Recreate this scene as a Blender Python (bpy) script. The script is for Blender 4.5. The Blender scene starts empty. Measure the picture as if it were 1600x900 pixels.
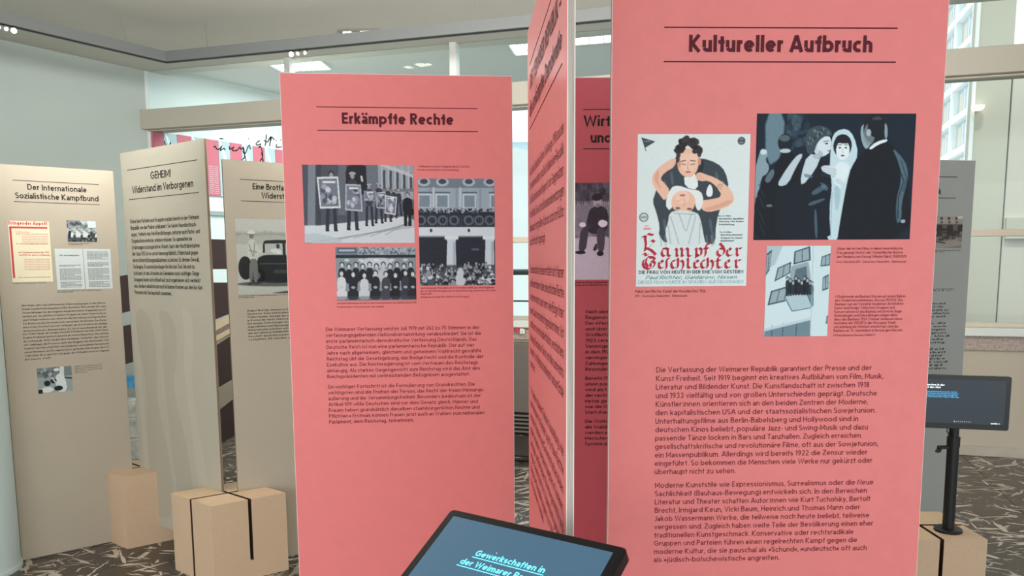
import bpy, math, random
import numpy as np
from mathutils import Matrix, Vector

# ------------------------------------------------------------------ camera, world, lights, exposure
SC = bpy.context.scene
COL = SC.collection
HC = 1.498                                   # eye height of the photographer
FPX, PITCH, ROLL, Y0 = 1243.549, 0.120286, -0.0061054, 560.104
cam = bpy.data.cameras.new('camera')
cam.sensor_fit = 'HORIZONTAL'; cam.sensor_width = 36.0
cam.lens = 36.0 * FPX / 1600.0
cam.shift_y = (Y0 - 450.0) / 1600.0
cam.clip_start = 0.02; cam.clip_end = 500
cob = bpy.data.objects.new('camera', cam); COL.objects.link(cob)
c_, s_ = math.cos(ROLL), math.sin(ROLL)
fwd = Vector((0, math.cos(PITCH), -math.sin(PITCH)))
up0 = Vector((0, math.sin(PITCH), math.cos(PITCH)))
rt0 = Vector((1, 0, 0))
rt = rt0 * c_ + up0 * s_
up = up0 * c_ - rt0 * s_
M = Matrix((rt, up, -fwd)).transposed().to_4x4(); M.translation = Vector((0, 0, HC))
cob.matrix_world = M
SC.camera = cob
SC.view_settings.view_transform = 'Standard'
SC.view_settings.look = 'None'
SC.view_settings.gamma = 1.0
SC.view_settings.use_curve_mapping = False
SC.view_settings.exposure = 0.6

wd = bpy.data.worlds.new('sky'); SC.world = wd; wd.use_nodes = True
wn = wd.node_tree; bg = wn.nodes['Background']
bg.inputs[0].default_value = (0.90, 0.97, 1.0, 1); bg.inputs[1].default_value = 1.12

def area(name, loc, target, size, size_y, power, col):
    l = bpy.data.lights.new(name, 'AREA'); l.shape = 'RECTANGLE'; l.size = size; l.size_y = size_y
    l.energy = power; l.color = col
    o = bpy.data.objects.new(name, l); COL.objects.link(o); o.location = loc
    o.rotation_euler = (Vector(target) - Vector(loc)).to_track_quat('-Z', 'Y').to_euler()
    return o
for a in [('back_fill', (0, -5.5, 1.7), (0, 3, 1.9), 10.0, 2.6, 80, (.97, .985, 1.0)), ('side_fill', (-6.2, .3, 1.6), (-1.5, 4.5, .8), 3.0, 2.0, 10, (1.0, .97, .93)), ('near_left_fill', (-2.6, .2, 1.75), (.05, 1.8, 1.3), 1.3, 1.5, 17, (1.0, .97, .95)), ('ceiling_fill_left', (-1.4, 3.3, 2.85), (-2.6, 7.0, 4.9), 1.9, .5, 60, (1.0, .99, .98)), ('ceiling_fill_right', (1.0, 3.3, 2.85), (.6, 7.0, 4.9), 2.4, .5, 62, (1.0, .99, .98)), ('hall_lights_beyond', (-1.2, 8.6, 3.44), (-1.2, 8.6, 0), 2.6, 1.2, 74, (.93, 1.0, .99))]: area(*a)  # all but the hall lights are unseen fills added to brighten boards and ceiling

sun = bpy.data.lights.new('sun', 'SUN'); sun.energy = 1.1; sun.angle = .03; sun.color = (1, .97, .92)
so = bpy.data.objects.new('sun', sun); COL.objects.link(so); so.rotation_euler = Vector((.25, .5, -1)).to_track_quat('-Z', 'Y').to_euler()

# ------------------------------------------------------------------ materials
MATS = {}
def lin(c):
    return tuple(((v / 12.92) if v <= 0.04045 else ((v + 0.055) / 1.055) ** 2.4) for v in [x / 255.0 for x in c])
def mat(name, rgb, rough=0.6, spec=0.3, metal=0.0, noise=0.0, nscale=20.0, bump=0.0, bscale=60.0, stretch=None, emit=0.0):
    if name in MATS: return MATS[name]
    m = bpy.data.materials.new(name); m.use_nodes = True; nt = m.node_tree
    b = nt.nodes['Principled BSDF']
    c = lin(rgb) + (1,)
    b.inputs['Base Color'].default_value = c
    b.inputs['Roughness'].default_value = rough
    b.inputs['Specular IOR Level'].default_value = spec
    b.inputs['Metallic'].default_value = metal
    if emit:
        b.inputs['Emission Color'].default_value = c; b.inputs['Emission Strength'].default_value = emit
    if noise or bump:
        tc = nt.nodes.new('ShaderNodeTexCoord'); mp = nt.nodes.new('ShaderNodeMapping')
        nt.links.new(tc.outputs['Object'], mp.inputs[0])
        if stretch: mp.inputs['Scale'].default_value = stretch
    if noise:
        n = nt.nodes.new('ShaderNodeTexNoise'); n.inputs['Scale'].default_value = nscale; n.inputs['Detail'].default_value = 4
        nt.links.new(mp.outputs[0], n.inputs['Vector'])
        r = nt.nodes.new('ShaderNodeMapRange'); r.inputs[1].default_value = .25; r.inputs[2].default_value = .75
        r.inputs[3].default_value = 1 - noise; r.inputs[4].default_value = 1 + noise
        nt.links.new(n.outputs[0], r.inputs[0])
        v = nt.nodes.new('ShaderNodeVectorMath'); v.operation = 'SCALE'; v.inputs[0].default_value = c[:3]
        nt.links.new(r.outputs[0], v.inputs['Scale']); nt.links.new(v.outputs[0], b.inputs['Base Color'])
    if bump:
        n2 = nt.nodes.new('ShaderNodeTexNoise'); n2.inputs['Scale'].default_value = bscale; n2.inputs['Detail'].default_value = 3
        nt.links.new(mp.outputs[0], n2.inputs['Vector'])
        bp = nt.nodes.new('ShaderNodeBump'); bp.inputs['Strength'].default_value = bump; bp.inputs['Distance'].default_value = .002
        nt.links.new(n2.outputs[0], bp.inputs['Height']); nt.links.new(bp.outputs[0], b.inputs['Normal'])
    MATS[name] = m
    return m
def mat_vcol():
    m = bpy.data.materials.new('printed_picture'); m.use_nodes = True; nt = m.node_tree
    b = nt.nodes['Principled BSDF']; b.inputs['Roughness'].default_value = .55; b.inputs['Specular IOR Level'].default_value = .25
    a = nt.nodes.new('ShaderNodeAttribute'); a.attribute_name = 'print'
    nt.links.new(a.outputs['Color'], b.inputs['Base Color'])
    return m
PRINT = mat_vcol()
def mat_marble():
    m = bpy.data.materials.new('black_veined_marble'); m.use_nodes = True; nt = m.node_tree; N = nt.nodes; L = nt.links
    b = N['Principled BSDF']; b.inputs['Roughness'].default_value = .22; b.inputs['Specular IOR Level'].default_value = .5
    g = N.new('ShaderNodeNewGeometry')
    def layer(rot, sc, scale, lo, hi, warp, off=0.0):
        mp = N.new('ShaderNodeMapping'); mp.vector_type = 'TEXTURE'; mp.inputs['Rotation'].default_value = (0, 0, rot); mp.inputs['Scale'].default_value = (1 / sc[0], 1 / sc[1], 1)
        nz = N.new('ShaderNodeTexNoise'); nz.inputs['Scale'].default_value = 5; nz.inputs['Detail'].default_value = 4
        L.new(g.outputs['Position'], nz.inputs['Vector'])
        mx = N.new('ShaderNodeVectorMath'); mx.operation = 'MULTIPLY_ADD'; mx.inputs[1].default_value = (warp, warp, 0)
        L.new(nz.outputs['Color'], mx.inputs[0]); L.new(g.outputs['Position'], mx.inputs[2])
        L.new(mx.outputs[0], mp.inputs[0])
        n = N.new('ShaderNodeTexNoise'); n.inputs['Scale'].default_value = scale; n.inputs['Detail'].default_value = 2.5; n.inputs['Roughness'].default_value = .55
        L.new(mp.outputs[0], n.inputs['Vector'])
        r = N.new('ShaderNodeMapRange'); r.inputs[1].default_value = lo; r.inputs[2].default_value = hi
        L.new(n.outputs[0], r.inputs[0])
        ga = N.new('ShaderNodeVectorMath'); ga.operation = 'ADD'; ga.inputs[1].default_value = (off * 7.3, off * 3.1, off); L.new(g.outputs['Position'], ga.inputs[0])
        gn = N.new('ShaderNodeTexNoise'); gn.inputs['Scale'].default_value = 3.4; gn.inputs['Detail'].default_value = 3; L.new(ga.outputs[0], gn.inputs['Vector'])
        gr = N.new('ShaderNodeMapRange'); gr.inputs[1].default_value = .47; gr.inputs[2].default_value = .52; L.new(gn.outputs[0], gr.inputs[0])
        gm = N.new('ShaderNodeMath'); gm.operation = 'MULTIPLY'; L.new(r.outputs[0], gm.inputs[0]); L.new(gr.outputs[0], gm.inputs[1]); return gm.outputs[0]
    outs = [layer(r_, (1, k_, 1), sc_, lo, lo + .012, .05, 1.0 + i_) for i_, (r_, k_, sc_, lo) in enumerate(((.05, 8, 3.0, .615), (-.5, 7, 3.4, .61), (.7, 7, 3.4, .61), (1.4, 7, 3.2, .61), (-1.0, 7, 3.2, .61), (.3, 9, 2.4, .62), (-.25, 8, 2.8, .62), (.4, 2.0, 4.0, .65)))]
    cur = outs[0]
    for o_ in outs[1:]:
        m1 = N.new('ShaderNodeMath'); m1.operation = 'MAXIMUM'; L.new(cur, m1.inputs[0]); L.new(o_, m1.inputs[1]); cur = m1.outputs[0]
    m2 = m1
    cl = N.new('ShaderNodeTexNoise'); cl.inputs['Scale'].default_value = 2.2; cl.inputs['Detail'].default_value = 2; L.new(g.outputs['Position'], cl.inputs['Vector'])
    cr = N.new('ShaderNodeMapRange'); cr.inputs[1].default_value = .3; cr.inputs[2].default_value = .55; cr.inputs[3].default_value = .35; L.new(cl.outputs[0], cr.inputs[0])
    m3 = N.new('ShaderNodeMath'); m3.operation = 'MULTIPLY'; L.new(m2.outputs[0], m3.inputs[0]); L.new(cr.outputs[0], m3.inputs[1])
    mb = N.new('ShaderNodeTexNoise'); mb.inputs['Scale'].default_value = 9; L.new(g.outputs['Position'], mb.inputs['Vector'])
    dk = N.new('ShaderNodeMix'); dk.data_type = 'RGBA'; dk.inputs[6].default_value = lin((48, 42, 38)) + (1,); dk.inputs[7].default_value = lin((76, 68, 60)) + (1,)
    L.new(mb.outputs[0], dk.inputs[0])
    mx = N.new('ShaderNodeMix'); mx.data_type = 'RGBA'; L.new(m3.outputs[0], mx.inputs[0]); L.new(dk.outputs[2], mx.inputs[6]); mx.inputs[7].default_value = lin((205, 192, 178)) + (1,)
    L.new(mx.outputs[2], b.inputs['Base Color'])
    return m
def mat_glass(name, tint, gloss=.06):
    m = bpy.data.materials.new(name); m.use_nodes = True; nt = m.node_tree; N = nt.nodes
    N.remove(N['Principled BSDF']); out = N['Material Output']
    t = N.new('ShaderNodeBsdfTransparent'); t.inputs[0].default_value = tint + (1,)
    gl = N.new('ShaderNodeBsdfGlossy'); gl.inputs['Roughness'].default_value = .02
    fr = N.new('ShaderNodeFresnel'); fr.inputs[0].default_value = 1.3
    mx = N.new('ShaderNodeMixShader'); nt.links.new(fr.outputs[0], mx.inputs[0]); nt.links.new(t.outputs[0], mx.inputs[1]); nt.links.new(gl.outputs[0], mx.inputs[2])
    nt.links.new(mx.outputs[0], out.inputs[0]); return m
def mat_ply():
    m = bpy.data.materials.new('plywood_edge'); m.use_nodes = True; nt = m.node_tree; N = nt.nodes; L = nt.links
    b = N['Principled BSDF']; b.inputs['Roughness'].default_value = .7
    tc = N.new('ShaderNodeTexCoord'); mp = N.new('ShaderNodeMapping'); mp.inputs['Scale'].default_value = (1, 1, .02); L.new(tc.outputs['Object'], mp.inputs[0])
    n = N.new('ShaderNodeTexNoise'); n.inputs['Scale'].default_value = 420; n.inputs['Detail'].default_value = 2; L.new(mp.outputs[0], n.inputs['Vector'])
    r = N.new('ShaderNodeMix'); r.data_type = 'RGBA'; r.inputs[6].default_value = lin((140, 128, 118)) + (1,); r.inputs[7].default_value = lin((205, 196, 186)) + (1,)
    L.new(n.outputs[0], r.inputs[0]); L.new(r.outputs[2], b.inputs['Base Color']); return m

PINK = mat('pink_print', (226, 128, 126), .5, .3, noise=.03, nscale=30, bump=.12, bscale=300)
BEIGE = mat('beige_print', (183, 172, 154), .55, .3, noise=.02, nscale=6, bump=.1, bscale=300)
BEIGE_LIGHT = mat('light_beige_print', (183, 176, 159), .55, .3, noise=.02, nscale=6)
BEIGE_FAINT = mat('faint_grey_beige_print', (176, 168, 151), .55, .3)
BEIGE_FAINT2 = mat('faint_light_beige_print', (189, 182, 165), .55, .3)
GREYP = mat('grey_print', (157, 158, 154), .55, .3, noise=.02, nscale=6)
WHITE_RIM = mat('white_rim', (232, 224, 216), .5, .3)
PLY = mat_ply()
INK = mat('black_ink', (40, 34, 32), .6, .2)
INK_R = mat('dark_red_ink', (88, 26, 38), .6, .2)
INK_B = mat('body_ink', (120, 42, 54), .6, .2)
INK_BG = mat('brown_ink', (86, 76, 64), .6, .2)
RED = mat('red_ink', (206, 66, 84), .6, .2)
TEAL = mat('teal_ink', (70, 140, 145), .6, .2)
NAVYINK = mat('navy_ink', (40, 52, 66), .6, .2)
MDF = mat('mdf_wood', (210, 181, 151), .6, .3, noise=.03, nscale=60)
SLOT_SHADE = mat('slot_shade', (74, 54, 44), .9, .05)  # wood darkened to put the slots' shade into their inner faces
WALL = mat('pale_wall_paint', (182, 191, 183), .8, .2, noise=.015, nscale=2)
WALLB = mat('beige_wall_paint', (196, 184, 166), .8, .2, noise=.02, nscale=3)
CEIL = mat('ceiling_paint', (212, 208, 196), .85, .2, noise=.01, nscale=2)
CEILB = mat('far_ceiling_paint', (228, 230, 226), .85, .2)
BEAMM = mat('beam_paint', (184, 177, 162), .75, .2, noise=.015, nscale=4)
FRAMEW = mat('white_frame', (226, 228, 222), .5, .3)
FRAMEB = mat('beige_frame', (210, 196, 176), .5, .3)
GRANITE = mat('pink_granite', (178, 160, 148), .5, .4, noise=.35, nscale=60)
SKIRT = mat('stone_skirting', (188, 178, 162), .5, .4, noise=.1, nscale=8)
RAILM = mat('grey_aluminium', (110, 112, 110), .45, .4)
BLACK = mat('black_plastic', (20, 20, 22), .35, .4)
BLACKM = mat('black_metal', (24, 24, 25), .4, .4)
MARBLE = mat_marble()
GLASS = mat_glass('window_glass', (.93, .97, .97))

# ------------------------------------------------------------------ object helpers
def link(name, verts, faces, material, parent=None, smooth=False, loc=None, rotz=0.0):
    me = bpy.data.meshes.new(name); me.from_pydata([tuple(v) for v in verts], [], faces)
    if material: me.materials.append(material)
    if smooth:
        me.polygons.foreach_set('use_smooth', [True] * len(me.polygons))
    me.update()
    o = bpy.data.objects.new(name, me); COL.objects.link(o)
    if parent: o.parent = parent
    if loc: o.location = loc
    if rotz: o.rotation_euler[2] = rotz
    return o
def empty(name, loc, rotz, label, cat, group=None):
    o = bpy.data.objects.new(name, None); COL.objects.link(o); o.empty_display_size = .1
    o.location = loc; o.rotation_euler[2] = rotz; tag(o, label, cat, group); return o
def tag(o, label=None, cat=None, group=None, kind=None):
    if label: o['label'] = label
    if cat: o['category'] = cat
    if group: o['group'] = group
    if kind: o['kind'] = kind
    return o
class MB:
    def __init__(s): s.v = []; s.f = []
    def box(s, x0, y0, z0, x1, y1, z1):
        n = len(s.v)
        s.v += [(x0, y0, z0), (x1, y0, z0), (x1, y1, z0), (x0, y1, z0), (x0, y0, z1), (x1, y0, z1), (x1, y1, z1), (x0, y1, z1)]
        s.f += [tuple(n + i for i in q) for q in ((0, 3, 2, 1), (4, 5, 6, 7), (0, 1, 5, 4), (1, 2, 6, 5), (2, 3, 7, 6), (3, 0, 4, 7))]
        return s
    def bbox(s, x0, y0, z0, x1, y1, z1, b=.003):
        n = len(s.v)                                  # a box with all edges chamfered
        for (X, sx) in ((x0, 1), (x1, -1)):
            for (Y, sy) in ((y0, 1), (y1, -1)):
                for (Z, sz) in ((z0, 1), (z1, -1)):
                    s.v += [(X, Y + sy * b, Z + sz * b), (X + sx * b, Y, Z + sz * b), (X + sx * b, Y + sy * b, Z)]
        def c(i, j, k, a): return n + (i * 4 + j * 2 + k) * 3 + a
        for i in (0, 1):
            s.f.append((c(i, 0, 0, 0), c(i, 0, 1, 0), c(i, 1, 1, 0), c(i, 1, 0, 0)) if i == 0 else (c(i, 0, 0, 0), c(i, 1, 0, 0), c(i, 1, 1, 0), c(i, 0, 1, 0)))
            s.f.append((c(0, i, 0, 1), c(1, i, 0, 1), c(1, i, 1, 1), c(0, i, 1, 1)) if i == 0 else (c(0, i, 0, 1), c(0, i, 1, 1), c(1, i, 1, 1), c(1, i, 0, 1)))
            s.f.append((c(0, 0, i, 2), c(0, 1, i, 2), c(1, 1, i, 2), c(1, 0, i, 2)) if i == 0 else (c(0, 0, i, 2), c(1, 0, i, 2), c(1, 1, i, 2), c(0, 1, i, 2)))
        for i in (0, 1):
            for j in (0, 1):
                s.f.append((c(i, j, 0, 0), c(i, j, 1, 0), c(i, j, 1, 1), c(i, j, 0, 1)))
                s.f.append((c(i, 0, j, 0), c(i, 1, j, 0), c(i, 1, j, 2), c(i, 0, j, 2)))
                s.f.append((c(0, i, j, 1), c(1, i, j, 1), c(1, i, j, 2), c(0, i, j, 2)))
                for k in (0, 1): s.f.append((c(i, j, k, 0), c(i, j, k, 1), c(i, j, k, 2)))
        return s
    def prism(s, pts, y0, y1, axis='xz'):
        n = len(s.v); k = len(pts)
        for y in (y0, y1):
            for a, b in pts: s.v.append((a, y, b) if axis == 'xz' else (a, b, y))
        s.f += [tuple(range(n, n + k)), tuple(range(n + 2 * k - 1, n + k - 1, -1))]
        for i in range(k): s.f.append((n + i, n + (i + 1) % k, n + k + (i + 1) % k, n + k + i))
        return s
    def tube(s, p0, p1, r, seg=12, r1=None, caps=True):
        p0 = Vector(p0); p1 = Vector(p1); d = (p1 - p0).normalized(); a = d.orthogonal().normalized(); b = d.cross(a)
        n = len(s.v); r1 = r if r1 is None else r1
        for P, R in ((p0, r), (p1, r1)):
            for i in range(seg):
                t = 2 * math.pi * i / seg; s.v.append(tuple(P + a * math.cos(t) * R + b * math.sin(t) * R))
        for i in range(seg): s.f.append((n + i, n + (i + 1) % seg, n + seg + (i + 1) % seg, n + seg + i))
        if caps: s.f += [tuple(range(n + seg - 1, n - 1, -1)), tuple(range(n + seg, n + 2 * seg))]
        return s
    def lathe(s, prof, seg=32, c=(0, 0)):
        n = len(s.v)
        for r, z in prof:
            for i in range(seg):
                t = 2 * math.pi * i / seg; s.v.append((c[0] + r * math.cos(t), c[1] + r * math.sin(t), z))
        for j in range(len(prof) - 1):
            for i in range(seg): s.f.append((n + j * seg + i, n + j * seg + (i + 1) % seg, n + (j + 1) * seg + (i + 1) % seg, n + (j + 1) * seg + i))
        return s
    def build(s, name, m, parent=None, **k): return link(name, s.v, s.f, m, parent, **k)

# ------------------------------------------------------------------ a stroke alphabet (cap height 1, x-height .7)
XH = .70
def arc(cx, cy, rx, ry, a0, a1, q=3):
    n = max(2, int(abs(a1 - a0) / 90.0 * q + .5))
    return [(cx + rx * math.cos(math.radians(a0 + (a1 - a0) * i / n)), cy + ry * math.sin(math.radians(a0 + (a1 - a0) * i / n))) for i in range(n + 1)]
def glyph(ch, w, q):
    h = w / 2; X = XH
    A = lambda *a: arc(*a, q=q)
    um = {'ä': 'a', 'ö': 'o', 'ü': 'u', 'Ä': 'A', 'Ö': 'O', 'Ü': 'U'}
    if ch in um:
        st, ad = glyph(um[ch], w, q); y = 1.0 - h if um[ch].islower() else 1.2; c = ad / 2
        return st + [[(c - .16 - h * .9, y), (c - .16 + h * .9, y)], [(c + .16 - h * .9, y), (c + .16 + h * .9, y)]], ad
    o = lambda W, H=X: (W / 2, H / 2, W / 2 - h, H / 2 - h)
    if ch == 'a':
        W = .52
        return [A(W / 2 - .02, X - .24, W / 2 - h - .0, .24 - h, 150, 0)[:-1] + [(W - h, X - .24), (W - h, 0)], A(.235, .205, .235 - h, .205 - h, 40, 320) + [], [(.24, .41 - h), (W - h, .41 - h)], [(.30, h), (W - h, h + .06)]], W
    if ch == 'b': return [[(h, 0), (h, 1)], A(*[.34, X / 2, .34 - h, X / 2 - h], 0, 360)], .68
    if ch == 'c': return [A(.32, X / 2, .32 - h, X / 2 - h, 50, 310)], .54
    if ch == 'd': return [[(.68 - h, 0), (.68 - h, 1)], A(.34, X / 2, .34 - h, X / 2 - h, 0, 360)], .68
    if ch == 'e': return [A(.32, X / 2, .32 - h, X / 2 - h, 0, 315), [(h, X / 2), (.64 - h, X / 2)]], .64
    if ch == 'f': return [[(.13 + h, 0), (.13 + h, .8)] + A(.13 + h + .17, .8, .17, .2 - h, 180, 95)[1:], [(0, X - h), (.38, X - h)]], .38
    if ch == 'g': return [A(.33, X / 2, .33 - h, X / 2 - h, 0, 360), [(.66 - h, X), (.66 - h, -.05)] + A(.34, -.05, .32 - h, .23 - h, 0, -150)[1:]], .66
    if ch in 'hn': return [[(h, 0), (h, 1 if ch == 'h' else X)], A(.29, X - .28, .29 - h, .28 - h, 165, 0) + [(.58 - h, 0)]], .58
    if ch == 'i': return [[(h, 0), (h, X)], [(h, .84), (h, .84 + w)]], w
    if ch == 'j': return [[(.1 + h, X), (.1 + h, -.08)] + A(0, -.08, .1 + h, .12, 0, -80)[1:], [(.1 + h, .84), (.1 + h, .84 + w)]], w + .1
    if ch == 'k': return [[(h, 0), (h, 1)], [(h, .24), (.5 - h * .3, X)], [(.17 + h, .38), (.56 - h, 0)]], .56
    if ch == 'l': return [[(h, 0), (h, 1)]], w
    if ch == 'm': return [[(h, 0), (h, X)], A(.26, X - .27, .26 - h, .27 - h, 165, 0) + [(.52 - h, 0)], A(.52 - w + .26, X - .27, .26 - h, .27 - h, 165, 0) + [(1.04 - w - h, 0)]], 1.04 - w
    if ch == 'o': return [A(.34, X / 2, .34 - h, X / 2 - h, 0, 360)], .68
    if ch == 'p': return [[(h, -.27), (h, X)], A(.34, X / 2, .34 - h, X / 2 - h, 0, 360)], .68
    if ch == 'q': return [[(.68 - h, -.27), (.68 - h, X)], A(.34, X / 2, .34 - h, X / 2 - h, 0, 360)], .68
    if ch == 'r': return [[(h, 0), (h, X)], A(.30, X - .27, .30 - h, .27 - h, 165, 78)], .36
    if ch == 's' or ch == 'S':
        H = X if ch == 's' else 1.0; W = .48 if ch == 's' else .6; ry = (H - w) / 4
        return [A(W / 2, H - h - ry, W / 2 - h, ry, 35, 250) [:-1] + [(W / 2, H / 2)] + A(W / 2, h + ry, W / 2 - h, ry, 70, -145)], W
    if ch == 't': return [[(.13 + h, .92), (.13 + h, 0)], [(0, X - h), (.38, X - h)]], .38
    if ch == 'u': return [[(h, X), (h, .27)] + A(.29, .28, .29 - h, .28 - h, 180, 345)[0:], [(.58 - h, X), (.58 - h, 0)]], .58
    if ch == 'v': return [[(h * .8, X), (.29, h * .6), (.58 - h * .8, X)]], .58
    if ch == 'w': return [[(h * .8, X), (.22, h * .6), (.44, X - h), (.66, h * .6), (.88 - h * .8, X)]], .88
    if ch == 'x': return [[(h, X), (.52 - h, 0)], [(.52 - h, X), (h, 0)]], .52
    if ch == 'y': return [[(h * .8, X), (.29, .05)], [(.58 - h * .8, X), (.29, .05), (.18, -.27)]], .58
    if ch == 'z': return [[(0, X - h), (.48, X - h)], [(.44, X - w * .8), (.05, w * .8)], [(0, h), (.5, h)]], .5
    if ch == 'ß': return [[(h, 0), (h, .75)] + A(.26, .75, .26 - h, .25 - h, 180, -60)[1:] + A(.3, .27, .28 - h, .27 - h, 70, -120)[0:]], .58
    if ch == 'A': return [[(h * .7, 0), (.36, 1 - h), (.44, 1 - h), (.8 - h * .7, 0)], [(.18, .28), (.62, .28)]], .8
    if ch == 'B': return [[(h, 0), (h, 1)], [(h, 1 - h), (.34, 1 - h)] + A(.34, .76, .22 - h * .5, .24 - h, 90, -90)[1:] + [(h, .52)], [(h, .52), (.36, .52)] + A(.36, .26 + h * .5, .26 - h * .5, .26 - h * .5, 90, -90)[1:] + [(h, h)]], .64
    if ch == 'C': return [A(.46, .5, .46 - h, .5 - h, 48, 312)], .8
    if ch == 'D': return [[(h, 0), (h, 1)], [(h, 1 - h), (.3, 1 - h)] + A(.3, .5, .44 - h, .5 - h, 90, -90)[1:] + [(h, h)]], .74
    if ch == 'E': return [[(h, 0), (h, 1)], [(h, 1 - h), (.54, 1 - h)], [(h, .5), (.5, .5)], [(h, h), (.55, h)]], .55
    if ch == 'F': return [[(h, 0), (h, 1)], [(h, 1 - h), (.54, 1 - h)], [(h, .48), (.48, .48)]], .54
    if ch == 'G': return [A(.46, .5, .46 - h, .5 - h, 45, 345), [(.46, .46), (.9 - h, .46), (.9 - h, .36)]], .9
    if ch == 'H': return [[(h, 0), (h, 1)], [(.7 - h, 0), (.7 - h, 1)], [(h, .52), (.7 - h, .52)]], .7
    if ch == 'I': return [[(h, 0), (h, 1)]], w
    if ch == 'J': return [[(.42 - h, 1), (.42 - h, .22)] + A(.2, .22, .22 - h, .22 - h, 0, -150)[1:]], .42
    if ch == 'K': return [[(h, 0), (h, 1)], [(.72 - h, 1), (w, .5), (.74 - h, 0)]], .74
    if ch == 'L': return [[(h, 0), (h, 1)], [(h, h), (.5, h)]], .5
    if ch == 'M': return [[(h, 0), (h, 1 - h), (.44, .25), (.88 - h, 1 - h), (.88 - h, 0)]], .88
    if ch == 'N': return [[(h, 0), (h, 1 - h), (.72 - h, h), (.72 - h, 1)]], .72
    if ch in 'OQ': return [A(.47, .5, .47 - h, .5 - h, 0, 360)] + ([[(.6, .25), (.9, 0)]] if ch == 'Q' else []), .94
    if ch == 'P': return [[(h, 0), (h, 1)], [(h, 1 - h), (.34, 1 - h)] + A(.34, .71, .27 - h, .29 - h, 90, -90)[1:] + [(h, .42 + h)]], .6
    if ch == 'R': return [[(h, 0), (h, 1)], [(h, 1 - h), (.34, 1 - h)] + A(.34, .71, .27 - h, .29 - h, 90, -90)[1:] + [(h, .42 + h)], [(.3, .45), (.64 - h, 0)]], .64
    if ch == 'T': return [[(.3, 0), (.3, 1)], [(0, 1 - h), (.6, 1 - h)]], .6
    if ch == 'U': return [[(h, 1), (h, .33)] + A(.34, .34, .34 - h, .34 - h, 180, 360)[1:] + [(.68 - h, 1)]], .68
    if ch == 'V': return [[(h * .7, 1), (.38, h * .4), (.76 - h * .7, 1)]], .76
    if ch == 'W': return [[(h * .7, 1), (.3, h * .4), (.57, 1 - h), (.84, h * .4), (1.14 - h * .7, 1)]], 1.14
    if ch == 'Z': return [[(0, 1 - h), (.6, 1 - h)], [(.56, 1 - w * .8), (.05, w * .8)], [(0, h), (.62, h)]], .62
    if ch == '0': return [A(.32, .5, .32 - h, .5 - h, 0, 360)], .64
    if ch == '1': return [[(.24, 0), (.24, 1 - h), (.02, .82)]], .24 + h
    if ch == '2': return [A(.29, .72, .28 - h, .28 - h, 160, -40) + [(.05, h)], [(.03, h), (.57, h)]], .58
    if ch in '38': return [A(.29, .755, .25 - h, .25 - h, 150 if ch == '3' else 0, -90 if ch == '3' else 360), A(.29, .265, .29 - h, .27 - h, 90 if ch == '3' else 0, -150 if ch == '3' else 360)], .58
    if ch == '4': return [[(.44, 0), (.44, 1), (.04, .28), (.6, .28)]], .6
    if ch == '5': return [[(.5, 1 - h), (.12, 1 - h), (.08, .56)] + A(.28, .32, .29 - h, .32 - h, 110, -145)], .58
    if ch == '6': return [A(.3, .31, .3 - h, .31 - h, 0, 360), [(h, .35), (.12, .62), (.36, 1)]], .6
    if ch == '9': return [A(.3, .69, .3 - h, .31 - h, 0, 360), [(.6 - h, .65), (.48, .38), (.24, 0)]], .6
    if ch == '7': return [[(.02, 1 - h), (.54, 1 - h), (.18, 0)]], .55
    if ch == '.': return [[(h, 0), (h, w)]], w
    if ch == ',': return [[(h * 1.3, w), (h * .5, -.14)]], w
    if ch == ':': return [[(h, 0), (h, w)], [(h, X - w), (h, X)]], w
    if ch == '!': return [[(h, 0), (h, w)], [(h, .28), (h, 1)]], w
    if ch in '-–': W = .3 if ch == '-' else .5; return [[(0, .35), (W, .35)]], W
    if ch == '(': return [A(.35, .4, .3, .62, 130, 230)], .22
    if ch == ')': return [A(-.1, .4, .3, .62, 50, -50)], .22
    if ch == '»': return [[(0, .58), (.17, .36), (0, .14)], [(.2, .58), (.37, .36), (.2, .14)]], .38
    if ch == '«': return [[(.17, .58), (0, .36), (.17, .14)], [(.37, .58), (.2, .36), (.37, .14)]], .38
    if ch == '/': return [[(0, 0), (.35, 1)]], .35
    if ch == '›': return [[(.02, .7), (.3, .4), (.02, .1)]], .32
    return [], .3
def strip(poly, h, closed_ok=True):
    """thick polyline: left and right offset points with mitred joints"""
    n = len(poly); out = []
    closed = n > 3 and math.hypot(poly[0][0] - poly[-1][0], poly[0][1] - poly[-1][1]) < 1e-6
    for i in range(n):
        if closed: a = poly[i - 1] if i > 0 else poly[-2]; b = poly[i + 1] if i < n - 1 else poly[1]
        else: a = poly[max(i - 1, 0)]; b = poly[min(i + 1, n - 1)]
        p = poly[i]
        def nrm(u, v):
            dx, dy = v[0] - u[0], v[1] - u[1]; L = math.hypot(dx, dy)
            return (-dy / L, dx / L) if L > 1e-9 else None
        n1 = nrm(a, p); n2 = nrm(p, b); n1 = n1 or n2; n2 = n2 or n1
        mx, my = n1[0] + n2[0], n1[1] + n2[1]; L = math.hypot(mx, my)
        if L < .5: mx, my = n1; k = 1.0
        else:
            mx /= L; my /= L; k = 1.0 / max(.55, mx * n1[0] + my * n1[1])
        out.append(((p[0] + mx * h * k, p[1] + my * h * k), (p[0] - mx * h * k, p[1] - my * h * k)))
    return out
def text_strips(txt, w=.13, q=2, track=.13):
    S = []; x = 0.0
    for ch in txt:
        if ch == ' ': x += .33; continue
        st, ad = glyph(ch, w, q)
        for p in st:
            if len(p) > 1: S.append([((a[0] + x, a[1]), (b[0] + x, b[1])) for a, b in strip(p, w / 2)])
        x += ad + track
    return S, max(x - track, .01)
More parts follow.
